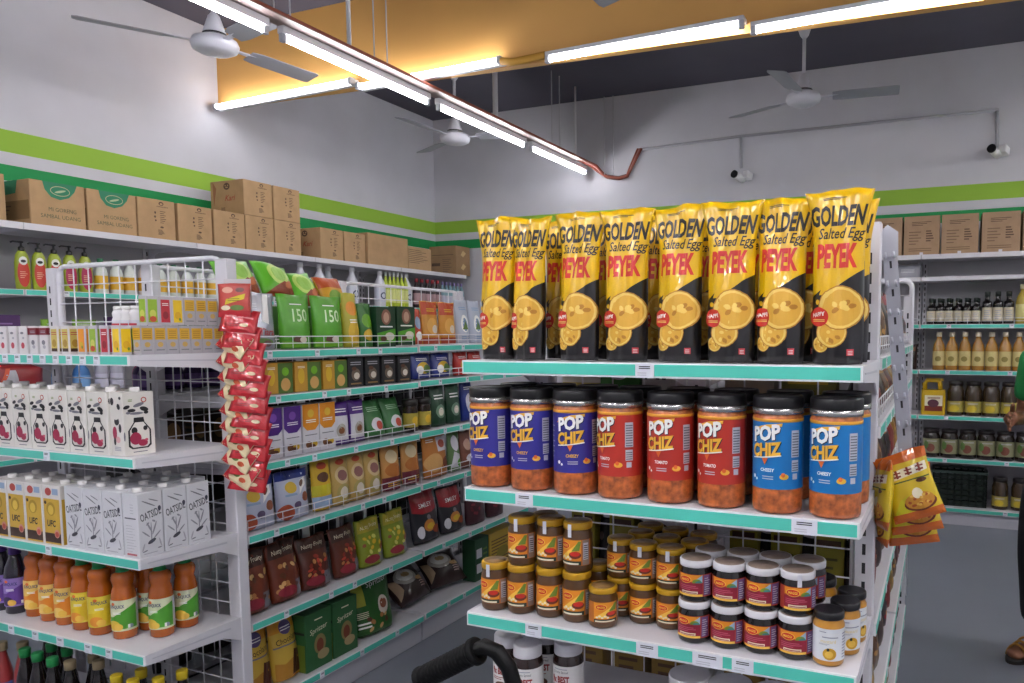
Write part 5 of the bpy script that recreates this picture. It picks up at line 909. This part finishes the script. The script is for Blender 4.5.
# ================================================================== BACK WALL GOODS
def bz(i): return BZ[i]+.001
SB_ = sauce_bottle(M('#140f10', .2, coat=.6), M('#16201c', .4), M('#c9bfa8', .5), .195)
gk = 'dark sauce bottles on the back wall shelving'
for k in range(6): SB_.put((-.085+.062*k, 6.16, bz(2)), f'{ORD[k]} small dark sauce bottle from the shelving post on the back wall', gk)
for k in range(3): SB_.put((.30+.072*k, 6.17, bz(2)), f'{ORD[k]} tall dark sauce bottle beside the golden oil bottles', gk, scale=(1.15, 1.15, 1.22))
for k in range(6): SB_.put((-.07+.062*k, 6.26, bz(2)), f'second-row dark sauce bottle, {ORD[k]} from the shelving post', gk)
OIL = M('#a8782c', .2, coat=.6); OILD = M('#8a5a1e', .2, coat=.6); OLAB = M('#c9b87a', .5)
OB = plain_bottle(M('#b09a3a', .25, coat=.5), M('#cfc4a0', .4), M('#c9bf7a', .5), .285, .047); OB2 = plain_bottle(OIL, M('#d4c8b0', .4), OLAB, .285, .039, [E(-.005, .085, .02, .02, M('#8a7a3a', .5))])
for k in range(4): OB.put((.535+.106*k, 6.17, bz(2)), f'{ORD[k]} golden oil bottle past the tall dark sauce bottles', 'oil bottles on the back wall shelving')
for k in range(9): OB2.put((-.022+.0905*k, 6.17, bz(3)), f'{ORD[k]} amber oil bottle from the shelving post', 'oil bottles on the back wall shelving', scale=(1.13, 1.13, 1))
b = MB(); b.loft([[(x*s, y*s2, z) for x, y in [(-.075, -.05), (.075, -.05), (.085, -.04), (.085, .04), (.075, .05), (-.075, .05), (-.085, .04), (-.085, -.04)]] for z, s, s2 in ((0, .95, .9), (.01, 1, 1), (.16, 1, 1), (.19, .98, 1))], M('#c9a414', .35), True, True, False)
h = MB(); h.tube([(-.06, 0, .185), (-.062, 0, .235), (-.045, 0, .262), (.03, 0, .262), (.045, 0, .24), (.05, 0, .185)], .017, M('#c9a414', .35), 10)
c = MB(); c.lathe([(.018, .255), (.02, .257), (.02, .275), (.017, .278)], M('#b5902c', .4), 14, .05, 0)
l = MB(); l.art([R(-.06, .03, .065, .15, CREAM), R(-.06, .03, .065, .07, M('#7a2a1c', .5)), E(.0, .09, .04, .03, M('#5a2a3a', .5)), LINES(-.04, .125, .05, .14, 2, M('#8a3a1c', .5), .5)], front(0, -.05, 0))
Proto('oil_jug', 'jug', None, [('body', b.mesh('body')), ('handle', h.mesh('handle')), ('cap', c.mesh('cap')), ('label', l.mesh('label'))]).put((-.052, 6.17, bz(4)), 'yellow oil jug with a loop handle on the back wall shelving', 'jugs', 0, (1, 1, 1))
PJ = Proto('pickle_jar', 'jar', None, jar_parts(.056, [(.05, 0), (.055, .004), (.056, .02), (.056, .17), (.046, .20), (.044, .215)], M('#3a2a16', .2, coat=.6), (.025, .10, .0565, M('#a89a4a', .5), [E(-.01, .05, .034, .022, M('#c9b02c', .5)), LINES(-.04, .08, .03, .092, 2, WH, .4)], 4), [('lid', [(.046, .205), (.049, .207), (.049, .232), (.046, .235)], M('#1c1414', .35))]))
for k in range(5): PJ.put((.105+.122*k, 6.18, bz(4)), f'{ORD[k]} tall dark jar with yellow label beside the yellow jug', 'dark jars on the back wall shelving', scale=(1.06, 1.06, 1.1))
PJ2 = Proto('pickle_jar', 'jar', None, jar_parts(.058, [(.052, 0), (.057, .004), (.058, .02), (.058, .15), (.05, .175), (.048, .185)], M('#1f140e', .2, coat=.6), (.03, .135, .0585, M('#8a8a68', .5), [E(-.005, .07, .03, .03, M('#7a4434', .5)), E(-.035, .09, .018, .03, M('#5a7a3a', .5), 12), LINES(-.03, .115, .04, .125, 2, WH, .4)], 4), [('lid', [(.05, .178), (.053, .18), (.053, .20), (.05, .204)], M('#1c1414', .35))]))
for k in range(6): PJ2.put((-.058+.128*k, 6.18, bz(5)), f'{ORD[k]} wide dark jar from the post on the second lowest shelf', 'dark jars on the back wall shelving', scale=(1.08, 1.08, 1.05))
for k in range(3): PJ.put((.43+.13*k, 6.18, bz(6)), f'{ORD[k]} dark jar on the base shelf beside the dark crate', 'dark jars on the back wall shelving')
b = MB(); b.box(0, .38, 0, .26, 0, .01, M('#12201a', .6)); 
for k in range(6):
    z = .012+.04*k
    for a in ((0, .38, 0, .008), (0, .38, .252, .26), (0, .008, 0, .26), (.372, .38, 0, .26)): b.box(a[0], a[1], a[2], a[3], z, z+.03, M('#12201a', .6))
for k in range(8):
    for y in (0, .252): b.box(.0+.05*k, .012+.05*k, y, y+.008, .0, .25, M('#12201a', .6))
r_ = MB(); r_.box(-.006, .386, -.006, .012, .25, .268, M('#3a4a44', .5), .003); r_.box(-.006, .386, .248, .266, .25, .268, M('#3a4a44', .5), .003); r_.box(-.006, .012, .012, .248, .25, .268, M('#3a4a44', .5), .003); r_.box(.368, .386, .012, .248, .25, .268, M('#3a4a44', .5), .003)
Proto('plastic_crate', 'crate', None, [('body', b.mesh('body')), ('rim', r_.mesh('rim'))]).put((-.04, 6.14, bz(6)), 'dark slatted plastic crate on the base shelf of the back wall', None)
ink = [LINES(-.07, .22, .07, .255, 3, CARDINK, .4, 3), LINES(-.09, .08, .0, .19, 5, M('#7c634b', .8), .35, 3), LINES(.03, .10, .09, .19, 5, CARDINK, .5, 5), LINES(-.09, .03, .07, .06, 2, M('#7c634b', .8), .4)]
B6 = Proto('cardboard_carton', 'carton', carton('cardboard_carton', .252, .3, .29, M('#a5876a', .8, tex=('noise', 14, .10)), ink+[R(-.012, .0, .012, .02, WH)], (), [R(-.126, -.02, .126, .02, TAPE)], (), .003))
for k, x in enumerate((-.43, -.165, .098, .372, .64, .905)): B6.put((x, 6.27, 2.032), f'{ORD[k]} brown carton on the back wall shelving, counting from the cracker pouches', 'cardboard cartons on the back wall shelving')
MISC = [PK('snack_bag', 'bag', .14, .2, .08, M('#b8b4ba', .35), [LINES(-.04, .08, .04, .15, 4, LTG, .4)], 81), SP[3], SP[1]]
for k, x in enumerate((-1.03, -.87, -.71, -.55, -.39, -.25)): MISC[k % 3].put((x, 6.19, BZ[3]+.002), f'{ORD[k]} bag on the middle shelf behind the gondola end frame', 'bags behind the gondola end frame')
q = PK('plastic_bag', 'bag', .2, .1, .1, M('#a0a0a8', .25), [LINES(-.05, .04, .05, .07, 3, WH, .3)], 82); q.put((-.26, 6.2, BZ[1]+.002), 'crumpled clear plastic bag high on the back wall shelving beside the post', None)

# ================================================================== PERSON
def skinned(name, J, edges, m, parent=None, root='pelvis', sub=2):
    names = list(J); idx = {n: i for i, n in enumerate(names)}
    me = bpy.data.meshes.new(name); me.from_pydata([J[n][0] for n in names], [(idx[a], idx[b]) for a, b in edges], [])
    o = link(name, me, parent); md = o.modifiers.new('Skin', 'SKIN'); md.use_smooth_shade = True
    if not me.skin_vertices:
        raise RuntimeError('no skin layer')
    for n in names:
        sv = me.skin_vertices[0].data[idx[n]]; r = J[n][1]; sv.radius = r if isinstance(r, tuple) else (r, r); sv.use_root = n == root
    sb = o.modifiers.new('Subdivision', 'SUBSURF'); sb.levels = sub; sb.render_levels = sub
    me.materials.append(m); return o
SKIN = M('#8a5a40', .55)
person = link('person', None, None, (.515, 3.66, 0), (0, 0, radians(-36))); tag(person, 'person in green shirt and dark trousers standing at the aisle end in strapped sandals', 'person')
J = {'pelvis': ((0, 0, .93), (.125, .095)), 'belly': ((0, -.005, 1.06), (.118, .09)), 'chest': ((0, .0, 1.22), (.13, .10)), 'upper': ((0, .005, 1.32), (.10, .075)), 'neck': ((0, 0, 1.40), .05), 'skull0': ((0, -.012, 1.47), (.062, .07)), 'skull1': ((0, -.008, 1.545), (.074, .088)), 'crown': ((0, .0, 1.60), (.055, .065))}
Eg = [('pelvis', 'belly'), ('belly', 'chest'), ('chest', 'upper'), ('upper', 'neck'), ('neck', 'skull0'), ('skull0', 'skull1'), ('skull1', 'crown')]
for s, t in ((-1, 'a'), (1, 'b')):
    J.update({'hip'+t: ((s*.095, 0, .87), .085), 'knee'+t: ((s*.105, -.02, .48), .055), 'calf'+t: ((s*.108, .01, .33), .052), 'ankle'+t: ((s*.112, .02, .085), .034), 'heel'+t: ((s*.112, .0, .045), (.03, .034)), 'ball'+t: ((s*.122, -.10, .034), (.026, .042)), 'toe'+t: ((s*.126, -.165, .028), (.018, .034)),
              'shoulder'+t: ((s*.165, 0, 1.325), .056), 'elbow'+t: ((s*.222, .03, 1.065), .040), 'wrist'+t: ((s*.135, -.185, 1.075), .027), 'palm'+t: ((s*.116, -.236, 1.08), (.034, .018)), 'knuckle'+t: ((s*.103, -.268, 1.083), (.036, .016))})
    Eg += [('pelvis', 'hip'+t), ('hip'+t, 'knee'+t), ('knee'+t, 'calf'+t), ('calf'+t, 'ankle'+t), ('ankle'+t, 'heel'+t), ('heel'+t, 'ball'+t), ('ball'+t, 'toe'+t), ('upper', 'shoulder'+t), ('shoulder'+t, 'elbow'+t), ('elbow'+t, 'wrist'+t), ('wrist'+t, 'palm'+t), ('palm'+t, 'knuckle'+t)]
    for k, (dz, L) in enumerate(((.030, .066), (.010, .076), (-.010, .070), (-.029, .056))):
        f = Vector((s*.096, -.285, 1.084+dz)); g = f+Vector((-s*.014, -L*.46, -.004)); h = g+Vector((-s*L*.30, -L*.34, -.006))
        J.update({f'f{k}{t}': (f, .0088), f'g{k}{t}': (g, .0082), f'h{k}{t}': (h, .0072)}); Eg += [('knuckle'+t, f'f{k}{t}'), (f'f{k}{t}', f'g{k}{t}'), (f'g{k}{t}', f'h{k}{t}')]
    J.update({'t0'+t: ((s*.118, -.232, 1.118), .0105), 't1'+t: ((s*.100, -.262, 1.142), .0095), 't2'+t: ((s*.082, -.288, 1.150), .008)}); Eg += [('palm'+t, 't0'+t), ('t0'+t, 't1'+t), ('t1'+t, 't2'+t)]
skinned('body', J, Eg, SKIN, person)
Js = {'waist': ((0, -.004, .90), (.150, .118)), 'belly': ((0, -.006, 1.06), (.146, .114)), 'chest': ((0, 0, 1.22), (.15, .118)), 'upper': ((0, .004, 1.325), (.122, .092)), 'collar': ((0, .0, 1.385), (.066, .06))}
Es = [('waist', 'belly'), ('belly', 'chest'), ('chest', 'upper'), ('upper', 'collar')]
for s, t in ((-1, 'a'), (1, 'b')):
    Js.update({'sh'+t: ((s*.17, .0, 1.325), .07), 'sl'+t: ((s*.195, .01, 1.20), .062), 'cuff'+t: ((s*.205, .014, 1.135), .060)}); Es += [('upper', 'sh'+t), ('sh'+t, 'sl'+t), ('sl'+t, 'cuff'+t)]
skinned('shirt', Js, Es, M('#1f8a44', .8, tex=('noise', 20, .08)), person, 'waist')['label'] = 'green short-sleeved shirt'
Jt = {'pelvis': ((0, 0, .95), (.142, .112)), 'seat': ((0, .004, .87), (.14, .118))}; Et = [('pelvis', 'seat')]
for s, t in ((-1, 'a'), (1, 'b')):
    Jt.update({'th'+t: ((s*.10, 0, .76), .102), 'kn'+t: ((s*.108, -.02, .48), .088), 'ca'+t: ((s*.11, .005, .30), .084), 'hem'+t: ((s*.112, .015, .135), .075)}); Et += [('seat', 'th'+t), ('th'+t, 'kn'+t), ('kn'+t, 'ca'+t), ('ca'+t, 'hem'+t)]
skinned('trousers', Jt, Et, M('#121116', .85), person)['label'] = 'loose dark trousers'
STRAP = M('#b07a2c', .5)
for s in (-1, 1):
    q = MB(); rs = []
    for z, k in ((.0, 1), (.016, 1.02), (.02, .96)):
        rs.append([(s*.112+s*.006*(1-cos(a))+.046*k*cos(a)*(1 if sin(a) < 0 else .8), -.075+.115*k*sin(a), z) for a in [2*pi*j/24 for j in range(24)]])
    q.loft(rs, M('#17130f', .6), True, True, False); sn = link('sandal', q.mesh('sandal'), person)
    for y, h in ((-.13, .058), (-.10, .066), (-.07, .076)):
        q = MB(); q.tube([(s*.122+.045*cos(a), y+.01*sin(a), .012+h*sin(a)) for a in [pi*j/12 for j in range(13)]], .0055, STRAP, 8); c = link('strap', q.mesh('strap'), sn); c['label'] = 'tan sandal strap'
q = MB(); rs = []
for k in range(9):
    a = -0.25+k*(pi/2+.25)/8; rr = cos(a); rs.append([(.084*rr*cos(t), .012+.098*rr*sin(t)+(.02 if sin(t) < -.3 else 0)*(1-k/8), 1.56+.085*sin(a)+(.025 if sin(t) < -.2 else -.01)*(1-k/8)) for t in [2*pi*j/24 for j in range(24)]])
q.loft(rs, M('#17120f', .6), True, True, True); link('hair', q.mesh('hair'), person)
for s in (-1, 1):
    q = MB(); q.lathe([(.0, -.011), (.008, -.007), (.011, 0), (.008, .007), (0, .011)], M('#e4dfd8', .3), 12); e = link('eye', q.mesh('eye'), person, (s*.030, -.086, 1.532))
    q = MB(); q.lathe([(.0, -.005), (.005, -.002), (.005, .002), (0, .005)], BLACK, 10); link('pupil', q.mesh('pupil'), e, (0, -.009, 0))
    q = MB(); q.loft([[(s*.074, .0, 1.505), (s*.088, .012, 1.51), (s*.088, .012, 1.545), (s*.074, .0, 1.55)], [(s*.070, .02, 1.508), (s*.08, .03, 1.513), (s*.08, .03, 1.543), (s*.070, .02, 1.548)]], SKIN, True, True, True); link('ear', q.mesh('ear'), person)
q = MB(); q.loft([[(-.008, -.09, 1.535), (.008, -.09, 1.535), (.006, -.082, 1.54), (-.006, -.082, 1.54)], [(-.017, -.092, 1.498), (.017, -.092, 1.498), (.015, -.074, 1.497), (-.015, -.074, 1.497)], [(-.009, -.114, 1.502), (.009, -.114, 1.502), (.011, -.085, 1.494), (-.011, -.085, 1.494)]], SKIN, True, True, True); link('nose', q.mesh('nose'), person)
q = MB(); q.tube([(-.025, -.078, 1.468), (-.01, -.088, 1.470), (.01, -.088, 1.470), (.025, -.078, 1.468)], [.003, .006, .006, .003], M('#7a3f34', .5), 8); link('mouth', q.mesh('mouth'), person)

# ================================================================== TROLLEY HANDLE
RUB = M('#030304', .62, tex=('bump', 60, .2)); TUBEK = M('#09090a', .45)
for m_ in (RUB, TUBEK): m_.node_tree.nodes['Principled BSDF'].inputs['Specular IOR Level'].default_value = .22
root = link('push_trolley', None, None, (-.70, 1.1, 0)); tag(root, 'black push trolley with ribbed rubber grip standing before the end shelf unit', 'trolley')
A, B = Vector((-.183, .0, .806)), Vector((-.064, .0, .877)); ax = (B-A).normalized()
q = MB(); pts = []; rr = []
for k in range(49):
    t = k/48; pts.append(A+(B-A)*t); rr.append(.0198+(.0022 if k % 3 == 1 and 6 < k < 44 else 0)+(.003 if k < 3 else 0))
q.tube(pts, rr, RUB, 20); g = link('grip', q.mesh('grip'), root)
q = MB(); q.tube([B-ax*.004, B+ax*.002, B+ax*.009, B+ax*.012], [.021, .0255, .0255, .022], RUB, 24); link('flange', q.mesh('flange'), g)
q = MB(); q.tube([A+ax*.05, B+ax*.03, (-.014, .0, .886), (.006, .004, .860), (.022, .01, .80), (.034, .02, .72), (.05, .04, .45), (.06, .05, .10)], .0145, TUBEK, 14); link('frame_tube', q.mesh('frame_tube'), root)
q = MB(); q.box(-.26, .09, .02, .28, .10, .125, TUBEK, .006); link('platform', q.mesh('platform'), root)
for x in (-.23, .06):
    for y in (.05, .25):
        q = MB(); q.tube([(x-.012, y, .042), (x+.012, y, .042)], .042, RUB, 20); w_ = link('wheel', q.mesh('wheel'), root)
        q = MB(); q.box(x-.02, x-.016, y-.012, y+.012, .035, .102, TUBEK); q.box(x+.016, x+.02, y-.012, y+.012, .035, .102, TUBEK); link('fork', q.mesh('fork'), w_)

# ================================================================== RENDER LOOK
wd = bpy.data.worlds.new('world'); SC.world = wd; wd.use_nodes = True
wd.node_tree.nodes['Background'].inputs['Color'].default_value = (.5, .5, .55, 1); wd.node_tree.nodes['Background'].inputs['Strength'].default_value = 0.0
vs = SC.view_settings; vs.view_transform = 'Standard'; vs.look = 'None'; vs.gamma = 1; vs.use_curve_mapping = False; vs.exposure = 1.75
SC.cycles.use_denoising = True; SC.cycles.max_bounces = 8; SC.cycles.diffuse_bounces = 5; SC.cycles.sample_clamp_indirect = 6
